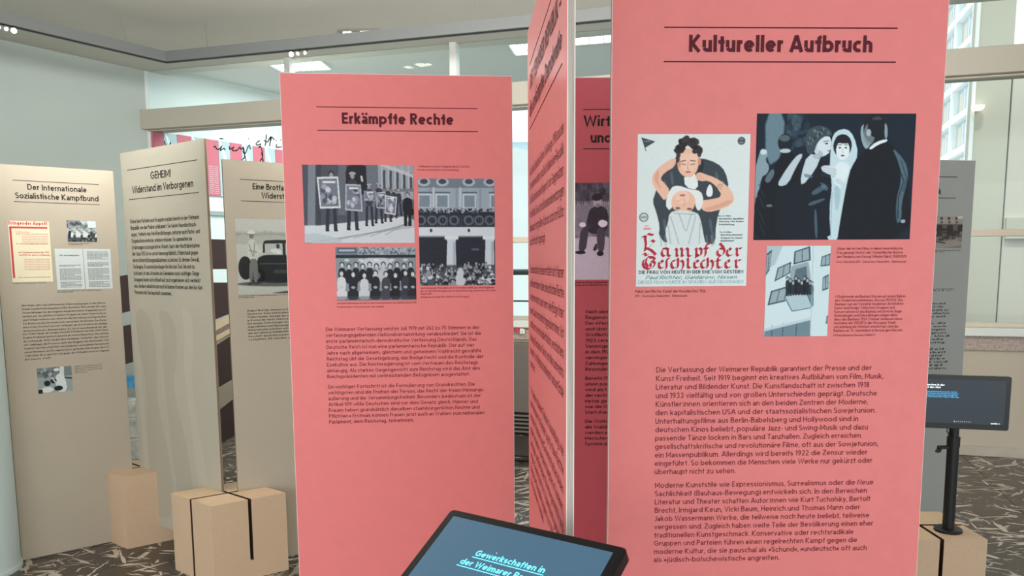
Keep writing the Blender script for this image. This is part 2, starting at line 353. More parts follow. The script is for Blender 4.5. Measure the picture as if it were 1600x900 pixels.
def text_mesh(lines, w=.13, q=2, track=.13, y=-.0022, slant=0.0):
    """lines: (string, u0, v_baseline, u1 or None, cap height) on a board whose face looks along -y"""
    V = []; F = []
    for (t, u0, v, u1, cap) in lines:
        S, W = text_strips(t, w, q, track)
        sx = cap if u1 is None else (u1 - u0) / W
        for q_, s in enumerate(S):
            n = len(V); yy = y - .00003 * (q_ % 5)
            for a, b in s:
                V.append((u0 + (a[0] + slant * a[1]) * sx, yy, -v + a[1] * cap)); V.append((u0 + (b[0] + slant * b[1]) * sx, yy, -v + b[1] * cap))
            for i in range(len(s) - 1): F.append((n + 2 * i, n + 2 * i + 1, n + 2 * i + 3, n + 2 * i + 2))
    return V, F

# ------------------------------------------------------------------ a small painter for the flat printed pictures (vertex colours on a fine grid)
class Paint:
    def __init__(s, quad, w, h, bg, seed=1):
        # quad: TL, TR, BR, BL in sketch units; w, h: samples
        w *= 2; h *= 2                                # painted at twice the sampling, averaged when built
        s.q = quad; s.w = w; s.h = h
        s.a = np.zeros((h, w, 3), np.float32) + np.array(bg, np.float32)
        s.rng = np.random.default_rng(seed); s.r = random.Random(seed)
        s.yy, s.xx = np.mgrid[0:h, 0:w].astype(np.float32)
    def m(s, p):
        (ax, ay), (bx, by), (cx, cy), (dx, dy) = s.q
        x, y = p; v = (y - (ay + by) / 2) / ((cy + dy) / 2 - (ay + by) / 2)
        l = ax + (dx - ax) * v; r = bx + (cx - bx) * v
        return ((x - l) / (r - l) * (s.w - 1), v * (s.h - 1))
    def k(s): return (s.w - 1) / float(s.q[1][0] - s.q[0][0])
    def blur(s, m, n):
        for _ in range(n if n < 2 else n * 3):
            p = np.pad(m, 1, mode='edge')
            m = (p[:-2, 1:-1] + p[2:, 1:-1] + p[1:-1, :-2] + p[1:-1, 2:] + 2 * p[1:-1, 1:-1]) / 6
        return m
    def put(s, mask, col, alpha=1.0, soft=1):
        mask = s.blur(mask.astype(np.float32), soft)[..., None] * alpha
        s.a = s.a * (1 - mask) + np.array(col, np.float32) * mask
    def poly(s, pts, col, alpha=1.0, soft=1, smooth=1):
        P = [s.m(p) for p in pts]
        for _ in range(smooth):
            Q = []
            for i in range(len(P)):
                a, b = P[i], P[(i + 1) % len(P)]
                Q += [(a[0] * .75 + b[0] * .25, a[1] * .75 + b[1] * .25), (a[0] * .25 + b[0] * .75, a[1] * .25 + b[1] * .75)]
            P = Q
        ins = np.zeros((s.h, s.w), bool)
        for i in range(len(P)):
            x0, y0 = P[i]; x1, y1 = P[(i + 1) % len(P)]
            if abs(y1 - y0) < 1e-6: continue
            c = (s.yy < y0) != (s.yy < y1)
            ins ^= c & (s.xx < (x1 - x0) * (s.yy - y0) / (y1 - y0) + x0)
        s.put(ins, col, alpha, soft)
    def rect(s, x0, y0, x1, y1, col, alpha=1.0, soft=0): s.poly([(x0, y0), (x1, y0), (x1, y1), (x0, y1)], col, alpha, soft, 0)
    def ell(s, cx, cy, rx, ry, col, alpha=1.0, soft=1, rot=0):
        X, Y = s.m((cx, cy)); k = s.k(); ky = (s.h - 1) / float(s.q[3][1] - s.q[0][1])
        dx = (s.xx - X) / k; dy = (s.yy - Y) / ky; c, n = math.cos(rot), math.sin(rot)
        s.put(((dx * c + dy * n) / rx) ** 2 + ((dy * c - dx * n) / ry) ** 2 < 1, col, alpha, soft)
    def line(s, pts, wd, col, alpha=1.0, soft=0):
        for i in range(len(pts) - 1):
            (x0, y0), (x1, y1) = pts[i], pts[i + 1]; L = math.hypot(x1 - x0, y1 - y0) or 1; nx, ny = -(y1 - y0) / L * wd / 2, (x1 - x0) / L * wd / 2
            s.poly([(x0 + nx, y0 + ny), (x1 + nx, y1 + ny), (x1 - nx, y1 - ny), (x0 - nx, y0 - ny)], col, alpha, soft, 0)
    def blobs(s, x0, y0, x1, y1, n, r, cols, alpha=.9, asp=1.0):
        for _ in range(n):
            s.ell(s.r.uniform(x0, x1), s.r.uniform(y0, y1), r * s.r.uniform(.5, 1.2), r * asp * s.r.uniform(.5, 1.2), s.r.choice(cols), alpha, 0)
    def grain(s, amp, scale=2):
        n = s.rng.normal(0, 1, (s.h // scale + 2, s.w // scale + 2)).astype(np.float32)
        n = np.repeat(np.repeat(n, scale, 0), scale, 1)[:s.h, :s.w]
        s.a = s.a + s.blur(n, 1)[..., None] * amp
    def person(s, x, y, r, bottom, col, skin=(185, 190, 190), hair=None, wide=2.0):
        s.poly([(x - r * wide, y + r * 2.4), (x - r * .6, y + r * 1.2), (x + r * .6, y + r * 1.2), (x + r * wide, y + r * 2.4), (x + r * wide * .9, bottom), (x - r * wide * .9, bottom)], col, 1, 0)
        if hair: s.ell(x, y - r * .25, r * 1.1, r * 1.2, hair, 1, 0)
        s.ell(x, y + r * .1, r * .75, r, skin, 1, 0)
    def build(s, name, parent, rect, H, y=-.0014, tone=1.0, label=None):
        u0, v0, u1, v1 = rect
        s.a = s.a.reshape(s.h // 2, 2, s.w // 2, 2, 3).mean((1, 3)); s.h //= 2; s.w //= 2; s.yy, s.xx = np.mgrid[0:s.h, 0:s.w].astype(np.float32)
        c = np.clip(s.a / 255.0 * tone, 0, 1); c = np.where(c <= .04045, c / 12.92, ((c + .055) / 1.055) ** 2.4)
        X = u0 + (u1 - u0) * s.xx / (s.w - 1); Z = -(v0 + (v1 - v0) * s.yy / (s.h - 1))
        V = np.stack([X, np.full_like(X, y), Z], -1).reshape(-1, 3)
        i = np.arange(s.w * s.h).reshape(s.h, s.w)
        F = np.stack([i[:-1, :-1], i[1:, :-1], i[1:, 1:], i[:-1, 1:]], -1).reshape(-1, 4)
        nF = len(F)
        me = bpy.data.meshes.new(name); me.vertices.add(len(V)); me.vertices.foreach_set('co', V.ravel())
        me.loops.add(nF * 4); me.loops.foreach_set('vertex_index', F.ravel().astype(np.int32))
        me.polygons.add(nF); me.polygons.foreach_set('loop_start', np.arange(0, nF * 4, 4, dtype=np.int32)); me.polygons.foreach_set('loop_total', np.full(nF, 4, np.int32))
        me.materials.append(PRINT); me.update(calc_edges=True)
        at = me.color_attributes.new('print', 'FLOAT_COLOR', 'POINT')
        at.data.foreach_set('color', np.concatenate([c, np.ones((s.h, s.w, 1))], -1).astype(np.float32).ravel())
        o = bpy.data.objects.new(name, me); COL.objects.link(o); o.parent = parent; o.location = (0, 0, H)
        if label: o['label'] = label
        return o

def pic_still():
    p = Paint([(55, 42), (643, 42), (617, 507), (38, 510)], 300, 232, (14, 30, 46), 3)
    p.poly([(85, 30), (158, 30), (150, 200), (85, 240)], (120, 150, 162), .85, 5)
    p.blobs(165, 45, 240, 160, 60, 12, [(40, 62, 78), (70, 96, 110), (24, 40, 54)], .4, 1.3)
    p.ell(200, 75, 18, 30, (110, 135, 145), .35, 4)
    # dancing pair on the left
    p.poly([(45, 520), (45, 250), (62, 190), (70, 170), (88, 172), (95, 190), (84, 212), (100, 235), (92, 262), (68, 275), (60, 350), (44, 350)], (150, 175, 184), .9, 1)
    p.ell(78, 182, 12, 10, (205, 222, 228))
    p.poly([(100, 262), (120, 225), (150, 185), (190, 185), (222, 250), (215, 520), (40, 520), (48, 350), (75, 285)], (10, 18, 28), 1, 1)
    p.poly([(78, 285), (112, 238), (120, 262), (96, 300)], (150, 170, 178), .6, 1)
    p.ell(158, 148, 27, 33, (20, 28, 36)); p.ell(156, 132, 20, 12, (96, 116, 126), .8, 2); p.ell(158, 178, 20, 8, (205, 220, 226), .9, 1)
    p.ell(98, 380, 12, 5, (120, 140, 150), .8)
    for y in (300, 340, 400, 440): p.line([(60, y), (80, y + 50)], 5, (50, 66, 80), .5, 1)
    # bride in the middle
    p.poly([(322, 215), (328, 135), (345, 105), (385, 96), (412, 125), (428, 190), (404, 240), (378, 330), (352, 520), (312, 520), (305, 430), (330, 320), (322, 260)], (196, 220, 228), 1, 1)
    p.poly([(345, 215), (400, 225), (385, 280), (360, 320), (330, 290)], (228, 240, 244), .8, 3)
    p.ell(369, 160, 34, 42, (24, 30, 38)); p.ell(370, 176, 25, 36, (226, 238, 242))
    p.poly([(340, 150), (345, 125), (372, 116), (396, 128), (400, 152)], (20, 26, 34), 1, 0)
    for x in (359, 381): p.ell(x, 167, 5, 2.6, (16, 22, 30), 1, 0); p.line([(x - 8, 157), (x + 8, 156)], 2, (40, 48, 56))
    p.line([(370, 168), (368, 184), (373, 186)], 2, (150, 168, 176), .8); p.ell(369, 196, 7, 3, (60, 50, 60), 1, 0)
    p.poly([(335, 320), (345, 300), (365, 330), (345, 420)], (150, 180, 190), .6, 3); p.line([(330, 330), (322, 500)], 4, (150, 176, 186), .6, 1)
    # woman in a dark gown
    p.poly([(118, 520), (118, 330), (135, 310), (160, 320), (200, 300), (215, 220), (240, 190), (290, 200), (318, 240), (330, 300), (318, 400), (325, 520)], (14, 24, 36), 1, 1)
    p.poly([(240, 188), (290, 196), (268, 250), (216, 312), (214, 270)], (198, 214, 220), 1, 1)
    p.poly([(128, 300), (150, 262), (175, 225), (205, 190), (226, 190), (196, 240), (168, 300), (140, 310)], (190, 206, 214), 1, 1)
    p.poly([(290, 232), (330, 232), (350, 250), (345, 275), (310, 262), (290, 250)], (212, 226, 232), 1, 1)
    for i in range(5): p.line([(292, 238 + i * 8), (345, 246 + i * 7)], 1.4, (90, 110, 122), .7)
    p.poly([(350, 275), (378, 300), (372, 312), (335, 290)], (196, 212, 220), .9, 1)
    p.ell(292, 158, 32, 42, (198, 212, 218)); p.poly([(262, 190), (285, 188), (290, 210), (258, 205)], (170, 188, 196), 1, 1)
    p.poly([(234, 170), (230, 130), (244, 100), (272, 86), (304, 88), (326, 104), (332, 122), (318, 124), (300, 126), (284, 140), (272, 156), (266, 180), (254, 192), (240, 188)], (58, 74, 84), 1, 1)
    for i in range(26):
        t = i / 25; x = 238 + 84 * t + p.r.uniform(-6, 6); y = 130 - 34 * math.sin(t * 2.6) + p.r.uniform(-6, 26)
        if x > 292 and y > 118: continue
        p.line([(x, y), (x + 7, y + 4), (x + 3, y + 11)], 2.6, p.r.choice([(150, 170, 180), (110, 130, 142), (28, 40, 50)]), .8, 1)
    p.poly([(276, 150), (290, 134), (320, 122), (327, 140), (331, 154), (326, 160), (325, 176), (316, 190), (296, 198), (280, 182)], (212, 226, 232), 1, 1)
    p.line([(298, 145), (320, 141)], 2.2, (40, 50, 60)); p.ell(310, 152, 6, 2.6, (24, 30, 38), 1, 0); p.line([(314, 179), (325, 177)], 3, (70, 60, 70)); p.line([(326, 142), (331, 158), (324, 162)], 1.4, (140, 156, 164)); p.poly([(284, 172), (300, 192), (290, 200), (278, 190)], (150, 168, 176), .6, 2)
    for pts in ([(250, 330), (300, 300), (310, 315), (262, 345)], [(240, 370), (305, 350), (300, 362), (244, 384)], [(262, 400), (272, 390), (276, 500), (266, 505)], [(225, 260), (262, 270), (255, 280), (228, 275)], [(285, 290), (318, 310), (310, 330), (290, 310)]):
        p.poly(pts, (90, 120, 138), .7, 1)
    # man seen from behind on the right
    p.poly([(346, 520), (362, 420), (384, 300), (402, 232), (440, 190), (480, 152), (530, 138), (575, 180), (606, 222), (616, 270), (612, 520)], (9, 16, 26), 1, 1)
    p.poly([(548, 160), (600, 212), (614, 262), (604, 310), (588, 370), (586, 440), (566, 450), (566, 360), (586, 290), (580, 230)], (100, 134, 150), .75, 2)
    p.line([(575, 235), (596, 290), (576, 350), (572, 430)], 4, (12, 20, 30), .7, 1); p.line([(586, 215), (606, 280), (592, 330)], 3, (14, 24, 34), .6, 1)
    p.ell(592, 440, 9, 7, (190, 210, 218), .8); p.poly([(600, 400), (624, 380), (618, 460), (600, 450)], (10, 14, 22), 1, 1)
    p.poly([(436, 92), (450, 78), (478, 90), (474, 150), (462, 172), (448, 168), (436, 130)], (150, 168, 176), 1, 1)
    p.ell(490, 98, 44, 55, (16, 22, 30)); p.ell(468, 118, 22, 40, (128, 146, 154), .8, 2); p.ell(498, 88, 36, 42, (18, 24, 32), 1, 1)
    p.poly([(525, 70), (536, 90), (536, 130), (524, 136)], (150, 172, 182), .9, 1); p.ell(466, 112, 9, 13, (176, 192, 198), .9); p.poly([(470, 62), (500, 50), (520, 62), (500, 68)], (70, 88, 98), .7, 2)
    p.poly([(466, 168), (492, 146), (532, 134), (536, 144), (500, 156), (472, 176)], (226, 238, 242), 1, 0)
    p.grain(3); return p

def pic_poster():
    p = Paint([(112, 90), (638, 88), (615, 800), (97, 803)], 220, 292, (220, 231, 230), 5)
    S1, S2, S3 = (238, 190, 165), (214, 150, 128), (246, 212, 192)
    D = (58, 68, 76)
    p.poly([(300, 205), (245, 232), (215, 285), (192, 360), (178, 400), (196, 450), (212, 520), (205, 560), (240, 600), (262, 570), (300, 500), (400, 480), (416, 560), (425, 600), (470, 602), (474, 500), (505, 400), (536, 340), (520, 262), (480, 222), (405, 198)], D, 1, 1)
    for x, y in ((230, 300), (260, 260), (470, 260), (500, 300), (440, 480), (225, 480), (450, 540)): p.poly([(x, y), (x + 14, y + 6), (x + 20, y + 70), (x + 6, y + 60)], (120, 132, 140), .45, 3)
    for x in (215, 235, 430, 452): p.line([(x, 560), (x + 4, 612)], 6, (150, 160, 165), .5, 2)
    p.poly([(325, 275), (388, 268), (392, 350), (330, 335)], (232, 238, 238), 1, 0)
    p.poly([(394, 200), (425, 215), (400, 300), (388, 282)], (38, 46, 54), 1, 1)
    p.poly([(430, 345), (448, 315), (462, 350), (455, 380), (430, 378)], (236, 240, 240), 1, 0)
    # his head
    p.ell(345, 222, 50, 66, S1); p.poly([(300, 215), (345, 290), (395, 225), (390, 180), (302, 180)], S3, .5, 4)
    p.ell(304, 225, 8, 18, S2); p.ell(398, 215, 8, 18, S2)
    for i in range(60):
        a = p.r.uniform(math.pi, 2 * math.pi); R = p.r.uniform(.5, 1)
        p.ell(348 + 58 * math.cos(a) * R, 172 + 66 * math.sin(a) * R, 13, 11, p.r.choice([(44, 38, 38), (60, 52, 50), (30, 28, 32)]), .9, 0)
    for x, y in ((300, 185), (296, 205), (398, 180), (404, 165)): p.ell(x, y, 10, 16, (48, 42, 42), .9, 0)
    p.line([(312, 215), (335, 211)], 4, (54, 40, 38)); p.line([(355, 211), (380, 214)], 4, (54, 40, 38))
    p.line([(314, 226), (334, 231)], 3, (90, 60, 52)); p.line([(356, 231), (378, 226)], 3, (90, 60, 52))
    p.line([(346, 215), (342, 250), (350, 253)], 3, S2); p.ell(345, 264, 14, 4, (178, 84, 76), .9, 0); p.poly([(318, 268), (345, 298), (372, 268), (360, 290), (330, 290)], S2, .5, 2)
    # her arms and head
    p.poly([(292, 196), (255, 210), (205, 245), (174, 285), (180, 325), (212, 370), (236, 402), (262, 350), (232, 312), (214, 296), (236, 266), (284, 240)], S1, 1, 1)
    p.poly([(205, 250), (184, 290), (198, 320), (225, 350), (205, 310), (210, 270)], S2, .6, 2)
    p.poly([(374, 290), (392, 262), (430, 276), (470, 290), (512, 315), (548, 352), (562, 390), (548, 416), (500, 438), (440, 452), (405, 440), (402, 396), (450, 392), (505, 378), (476, 330), (440, 304), (400, 308)], S1, 1, 1)
    p.poly([(560, 395), (520, 425), (440, 446), (410, 436), (470, 420), (530, 395)], S2, .6, 2)
    for k in range(3): p.line([(474 + 6 * k, 330 - 4 * k), (502 + 4 * k, 345 - 12 * k)], 2.5, (120, 110, 104), .8)
    for k in range(4): p.line([(378 + 8 * k, 266 + 3 * k), (395 + 8 * k, 300)], 2, S2, .8)
    p.poly([(262, 335), (300, 325), (355, 345), (404, 350), (418, 395), (402, 445), (382, 440), (372, 380), (320, 350), (286, 372), (262, 450), (235, 415)], (232, 236, 234), 1, 1)
    p.ell(322, 404, 56, 54, S1); p.ell(318, 380, 34, 30, S3, .6, 4)
    p.line([(292, 400), (320, 392)], 2.5, S2); p.ell(318, 372, 14, 5, (196, 90, 84), .9, 0); p.ell(296, 432, 12, 5, (120, 66, 56), .9, 0); p.ell(350, 436, 12, 5, (120, 66, 56), .9, 0)
    p.line([(280, 440), (310, 446)], 3, (90, 60, 50)); p.line([(338, 448), (366, 446)], 3, (90, 60, 50)); p.line([(326, 385), (330, 418), (318, 422)], 3, S2)
    p.poly([(256, 452), (300, 440), (385, 450), (402, 480), (416, 560), (410, 612), (250, 612), (234, 540), (250, 500)], (216, 225, 226), 1, 1)
    for a, b in (((262, 470), (300, 600)), ((380, 470), (345, 600)), ((300, 455), (330, 540)), ((360, 455), (335, 540)), ((250, 510), (262, 600)), ((400, 500), (395, 600)), ((276, 455), (380, 462))): p.line([a, b], 4, (130, 146, 152), .6, 1)
    p.poly([(130, 105), (194, 124), (147, 152)], (62, 72, 80), 1, 0, 0); p.line([(130, 104), (150, 168)], 3, (62, 72, 80)); p.line([(142, 122), (170, 124)], 3, (190, 200, 200), .7)
    p.ell(595, 121, 18, 18, (62, 72, 80)); p.ell(595, 121, 12, 12, (150, 160, 164), .8); p.rect(584, 117, 606, 125, (62, 72, 80))
    p.ell(137, 474, 22, 22, (120, 136, 140)); p.ell(137, 474, 16, 16, (205, 216, 216)); p.rect(124, 470, 150, 478, (120, 136, 140), .8)
    p.rect(142, 512, 160, 517, (226, 130, 150), .8); p.rect(134, 524, 170, 532, (226, 120, 140), .8)
    p.grain(2.5); return p

def pic_balcony():
    p = Paint([(90, 533), (327, 530), (312, 865), (78, 867)], 132, 172, (206, 226, 230), 7)
    W, G, D = (150, 172, 180), (110, 136, 148), (60, 84, 98)
    p.poly([(85, 530), (150, 530), (120, 600), (85, 620)], (176, 198, 204), 1, 2, 0)
    for q in ([(118, 662), (130, 612), (180, 590), (176, 632)], [(92, 750), (105, 697), (170, 678), (158, 735)], [(188, 600), (192, 552), (250, 533), (252, 585)], [(288, 608), (292, 572), (325, 560), (322, 604)], [(294, 698), (296, 648), (318, 636), (317, 690)], [(306, 820), (310, 790), (316, 790), (313, 820)], [(86, 640), (90, 560), (110, 545), (100, 620)]):
        p.poly(q, D, 1, 0, 0); cx = sum(a for a, b in q) / 4; cy = sum(b for a, b in q) / 4
        p.poly([((a - cx) * .82 + cx, (b - cy) * .8 + cy) for a, b in q], W, 1, 0, 0)
        p.line([((q[0][0] + q[3][0]) / 2, (q[0][1] + q[3][1]) / 2), ((q[1][0] + q[2][0]) / 2, (q[1][1] + q[2][1]) / 2)], 3, D, .8)
    p.poly([(78, 867), (82, 836), (250, 800), (248, 867)], G, 1, 0, 0)
    for x in (110, 150, 200): p.line([(x, 830 - (x - 80) * .18), (x - 4, 867)], 3, D)
    p.poly([(78, 836), (250, 796), (250, 806), (80, 846)], (190, 208, 214), 1, 0, 0)
    p.poly([(170, 665), (182, 605), (244, 590), (254, 665)], (150, 170, 176), 1, 0, 0); p.poly([(188, 660), (196, 618), (236, 606), (240, 655)], (90, 112, 122), 1, 0, 0)
    p.poly([(235, 705), (262, 690), (262, 750), (250, 762)], G, 1, 0, 0)
    p.poly([(155, 716), (235, 703), (252, 740), (250, 762), (182, 774), (158, 735)], (176, 200, 208), 1, 0, 0)
    p.line([(155, 716), (182, 772), (250, 760)], 2.5, D); p.line([(155, 716), (236, 703), (252, 744)], 3, D)
    for i in range(9):
        x = 166 + i * 10.5; p.person(x, 650 + (i % 3) * 8, 5.5, 712, p.r.choice([(26, 36, 46), (40, 50, 60), (20, 28, 36)]), (170, 180, 184), (20, 26, 34), 1.3)
    for i in range(9): p.line([(160 + i * 9, 690), (162 + i * 9, 716)], 1.6, (20, 30, 40), .9)
    p.line([(158, 690), (240, 678)], 3, (30, 42, 52))
    p.person(256, 668, 5, 705, (60, 78, 90), (180, 190, 194), (30, 36, 42), 1.2)
    p.line([(262, 530), (250, 867)], 3, (170, 190, 196), .7, 1)
    p.grain(3); return p

def pic_march():
    p = Paint([(77, 311), (502, 311), (504, 609), (90, 606)], 214, 150, (92, 100, 112), 9)
    L, M2, K = (186, 200, 206), (128, 140, 150), (30, 30, 40)
    p.rect(77, 311, 250, 560, (74, 80, 92)); p.rect(100, 311, 128, 545, (120, 130, 140), 1, 1); p.rect(132, 311, 150, 545, (60, 64, 76))
    p.rect(215, 311, 245, 500, (96, 104, 114), 1, 1)
    p.poly([(243, 395), (243, 320), (262, 311), (318, 311), (330, 330), (330, 420), (243, 430)], K, 1, 1)
    p.poly([(320, 311), (362, 311), (366, 470), (326, 470)], (104, 112, 124), 1, 0, 0)
    p.poly([(365, 311), (502, 311), (502, 440), (368, 450)], (150, 162, 170), 1, 0, 0)
    for x in (385, 410, 436, 462, 488): p.rect(x, 330 + (x - 385) * .1, x + 9, 400, (66, 74, 86)); p.rect(x - 6, 311, x - 3, 440, (190, 200, 206), .8)
    p.poly([(366, 311), (400, 311), (502, 345), (502, 360)], (186, 196, 202), .9, 0, 0); p.rect(365, 400, 505, 412, (100, 110, 120), .8)
    p.poly([(88, 540), (140, 540), (470, 505), (504, 520), (504, 609), (90, 606)], (200, 212, 216), 1, 1, 0)
    for k in range(6): p.line([(92 + 60 * k, 606 - k * 6), (504, 545 - k * 6)], 3, (130, 144, 152), .7, 0)
    p.poly([(88, 560), (230, 590), (225, 609), (88, 609)], (176, 190, 196), .8, 1)
    def man(x, top, bot, r, hat=True):
        p.person(x, top, r, (top + bot) / 2, (52, 56, 68), (150, 150, 150), (40, 40, 50), 1.9)
        if hat: p.ell(x, top - r * .8, r * 1.2, r * .6, (160, 160, 160), 1, 0)
        p.line([(x - r, (top + bot) / 2), (x - r * 1.3, bot)], r * 1.2, (44, 46, 58)); p.line([(x + r, (top + bot) / 2), (x + r * 1.6, bot)], r * 1.2, (44, 46, 58))
        p.line([(x - r * 1.9, bot), (x - r * .6, bot)], 5, (24, 24, 32)); p.line([(x + r, bot), (x + r * 2.4, bot)], 5, (24, 24, 32))
    man(188, 350, 560, 11, False); man(268, 352, 555, 11); man(332, 392, 540, 8); man(368, 388, 530, 8); man(402, 400, 524, 7); man(425, 405, 510, 6); man(444, 410, 500, 6)
    p.line([(302, 352), (306, 374)], 8, (190, 195, 198))
    for q, c1 in (([(133, 357), (214, 355), (224, 474), (146, 476)], (210, 220, 222)), ([(242, 383), (300, 385), (307, 487), (241, 482)], (176, 186, 192)), ([(312, 408), (358, 410), (358, 448), (312, 446)], (150, 160, 168)), ([(360, 415), (394, 412), (396, 476), (360, 474)], (196, 204, 208)), ([(394, 425), (438, 432), (432, 500), (390, 494)], (214, 222, 226))):
        p.poly(q, c1, 1, 0, 0); cx = sum(a for a, b in q) / 4; cy = sum(b for a, b in q) / 4; w = q[1][0] - q[0][0]; h = q[2][1] - q[0][1]
        p.poly([((a - cx) * .86 + cx, (b - cy) * .88 + cy) for a, b in q], (110, 120, 134), 1, 0, 0)
        for _ in range(16): p.ell(cx + p.r.uniform(-.32, .32) * w, cy + p.r.uniform(-.34, .34) * h, w * .12, h * .09, p.r.choice([(200, 208, 214), (60, 66, 80), (150, 160, 170)]), .8, 0)
        p.line([(cx - w * .3, cy - h * .34), (cx + w * .3, cy - h * .34)], h * .07, (226, 230, 232), .9)
    p.person(478, 424, 8, 500, (22, 22, 30), (170, 176, 180), (60, 62, 70), 2.4); p.line([(470, 490), (470, 543)], 12, (22, 22, 30)); p.line([(486, 490), (486, 543)], 12, (22, 22, 30)); p.ell(495, 488, 7, 14, (14, 14, 20), 1, 0)
    p.grain(4); return p

def pic_reichstag():
    p = Paint([(517, 362), (808, 364), (812, 768), (527, 768)], 150, 204, (160, 180, 188), 11)
    p.rect(517, 362, 812, 545, (150, 170, 180)); p.rect(517, 362, 812, 398, (110, 128, 140))
    for x in (540, 610, 710, 790): p.ell(x, 376, 24, 16, (176, 192, 200), .9, 1); p.ell(x, 374, 15, 10, (54, 62, 74), .9, 0)
    for x in (585, 686): p.rect(x - 12, 395, x - 4, 470, (190, 204, 210), .8)
    for x in (560, 660, 750, 800): p.rect(x, 400, x + 8, 500, (128, 148, 160), .8)
    for x in (518, 585, 688, 790): p.rect(x, 420, x + 50, 472, (190, 206, 214)); p.rect(x + 5, 426, x + 45, 470, (120, 140, 152)); p.rect(x - 3, 412, x + 54, 418, (90, 106, 118))
    p.rect(517, 488, 812, 546, (36, 44, 56), 1, 1)
    for i in range(46): p.ell(520 + i * 6.4, 486 + p.r.uniform(-7, 6), 4, 5, p.r.choice([(40, 46, 58), (70, 78, 90), (150, 160, 168), (30, 34, 44)]), 1, 0)
    for i in range(12): p.line([(525 + i * 26, 490), (528 + i * 26, 474)], 3, (60, 66, 80))
    for x in (530, 572, 612, 655, 710, 750, 790): p.ell(x, 520, 19, 19, (96, 112, 122), .8, 0); p.ell(x, 520, 12, 12, (34, 40, 50), 1, 0)
    for x in range(540, 812, 9): p.line([(x, 502), (x, 544)], 1.5, (110, 124, 134), .6)
    p.rect(517, 546, 812, 582, (206, 220, 226)); p.rect(517, 578, 812, 583, (120, 136, 146))
    for x in (568, 711): p.ell(x, 558, 5, 7, (50, 58, 70), 1, 0)
    p.rect(517, 583, 812, 700, (34, 40, 52), 1, 1)
    for x in (645, 790): p.poly([(x - 20, 583), (x + 20, 583), (x + 16, 600), (x + 20, 770), (x - 20, 770), (x - 16, 600)], (196, 212, 220), 1, 0, 0); p.rect(x - 26, 578, x + 26, 592, (216, 228, 232)); p.rect(x + 6, 600, x + 16, 700, (140, 158, 168), .6, 2)
    p.rect(722, 626, 750, 634, (110, 120, 130), .7); p.rect(520, 690, 812, 770, (50, 58, 68), .8, 3)
    p.poly([(655, 770), (668, 700), (690, 700), (704, 770)], (190, 204, 210), 1, 1)
    for i in range(150):
        x = p.r.uniform(522, 812); y = p.r.uniform(680, 768)
        if 662 < x < 694: continue
        p.person(x, y, p.r.uniform(3.5, 6), y + 18, p.r.choice([(24, 30, 40), (40, 46, 58), (140, 150, 158), (200, 208, 212), (60, 66, 76)]), (150, 160, 166), p.r.choice([None, (30, 34, 42)]), 1.6)
    p.grain(4); return p

def pic_women():
    p = Paint([(205, 622), (509, 622), (512, 825), (211, 825)], 156, 106, (130, 146, 156), 13)
    p.rect(205, 622, 512, 656, (110, 126, 138)); p.rect(290, 622, 512, 652, (150, 164, 172))
    p.blobs(292, 624, 510, 650, 120, 4, [(60, 70, 82), (190, 200, 206), (90, 100, 112)], .7); p.rect(214, 628, 282, 644, (56, 66, 78)); p.rect(218, 631, 278, 640, (170, 184, 192))
    p.rect(205, 652, 512, 664, (34, 40, 50)); p.poly([(300, 664), (420, 664), (420, 700), (300, 700)], (196, 210, 216), .9, 3)
    for x in (248, 300, 360, 420, 470): p.ell(x, 672, 10, 5, (220, 230, 234), .7, 1)
    for i in range(11): p.person(230 + i * 26, 690 + (i % 2) * 6, 8.5, 760, p.r.choice([(30, 34, 44), (44, 50, 60), (180, 190, 196), (26, 30, 38)]), (196, 202, 204), (40, 42, 50), 1.7)
    for i, (x, c1) in enumerate([(228, (205, 212, 214)), (272, (30, 34, 42)), (314, (196, 204, 206)), (356, (28, 32, 40)), (396, (60, 66, 76)), (432, (24, 28, 36)), (470, (50, 56, 66)), (498, (30, 34, 42))]):
        p.person(x, 722 + (i % 3) * 4, 9, 790, c1, (200, 206, 206), (36, 38, 46), 1.9); p.poly([(x - 18, 780), (x + 18, 780), (x + 24, 822), (x - 24, 822)], c1, 1, 0)
        p.ell(x, 775, 8, 5, (190, 196, 198), .8, 0)
    p.rect(205, 808, 512, 826, (70, 78, 86), .45, 3)
    p.grain(4); return p

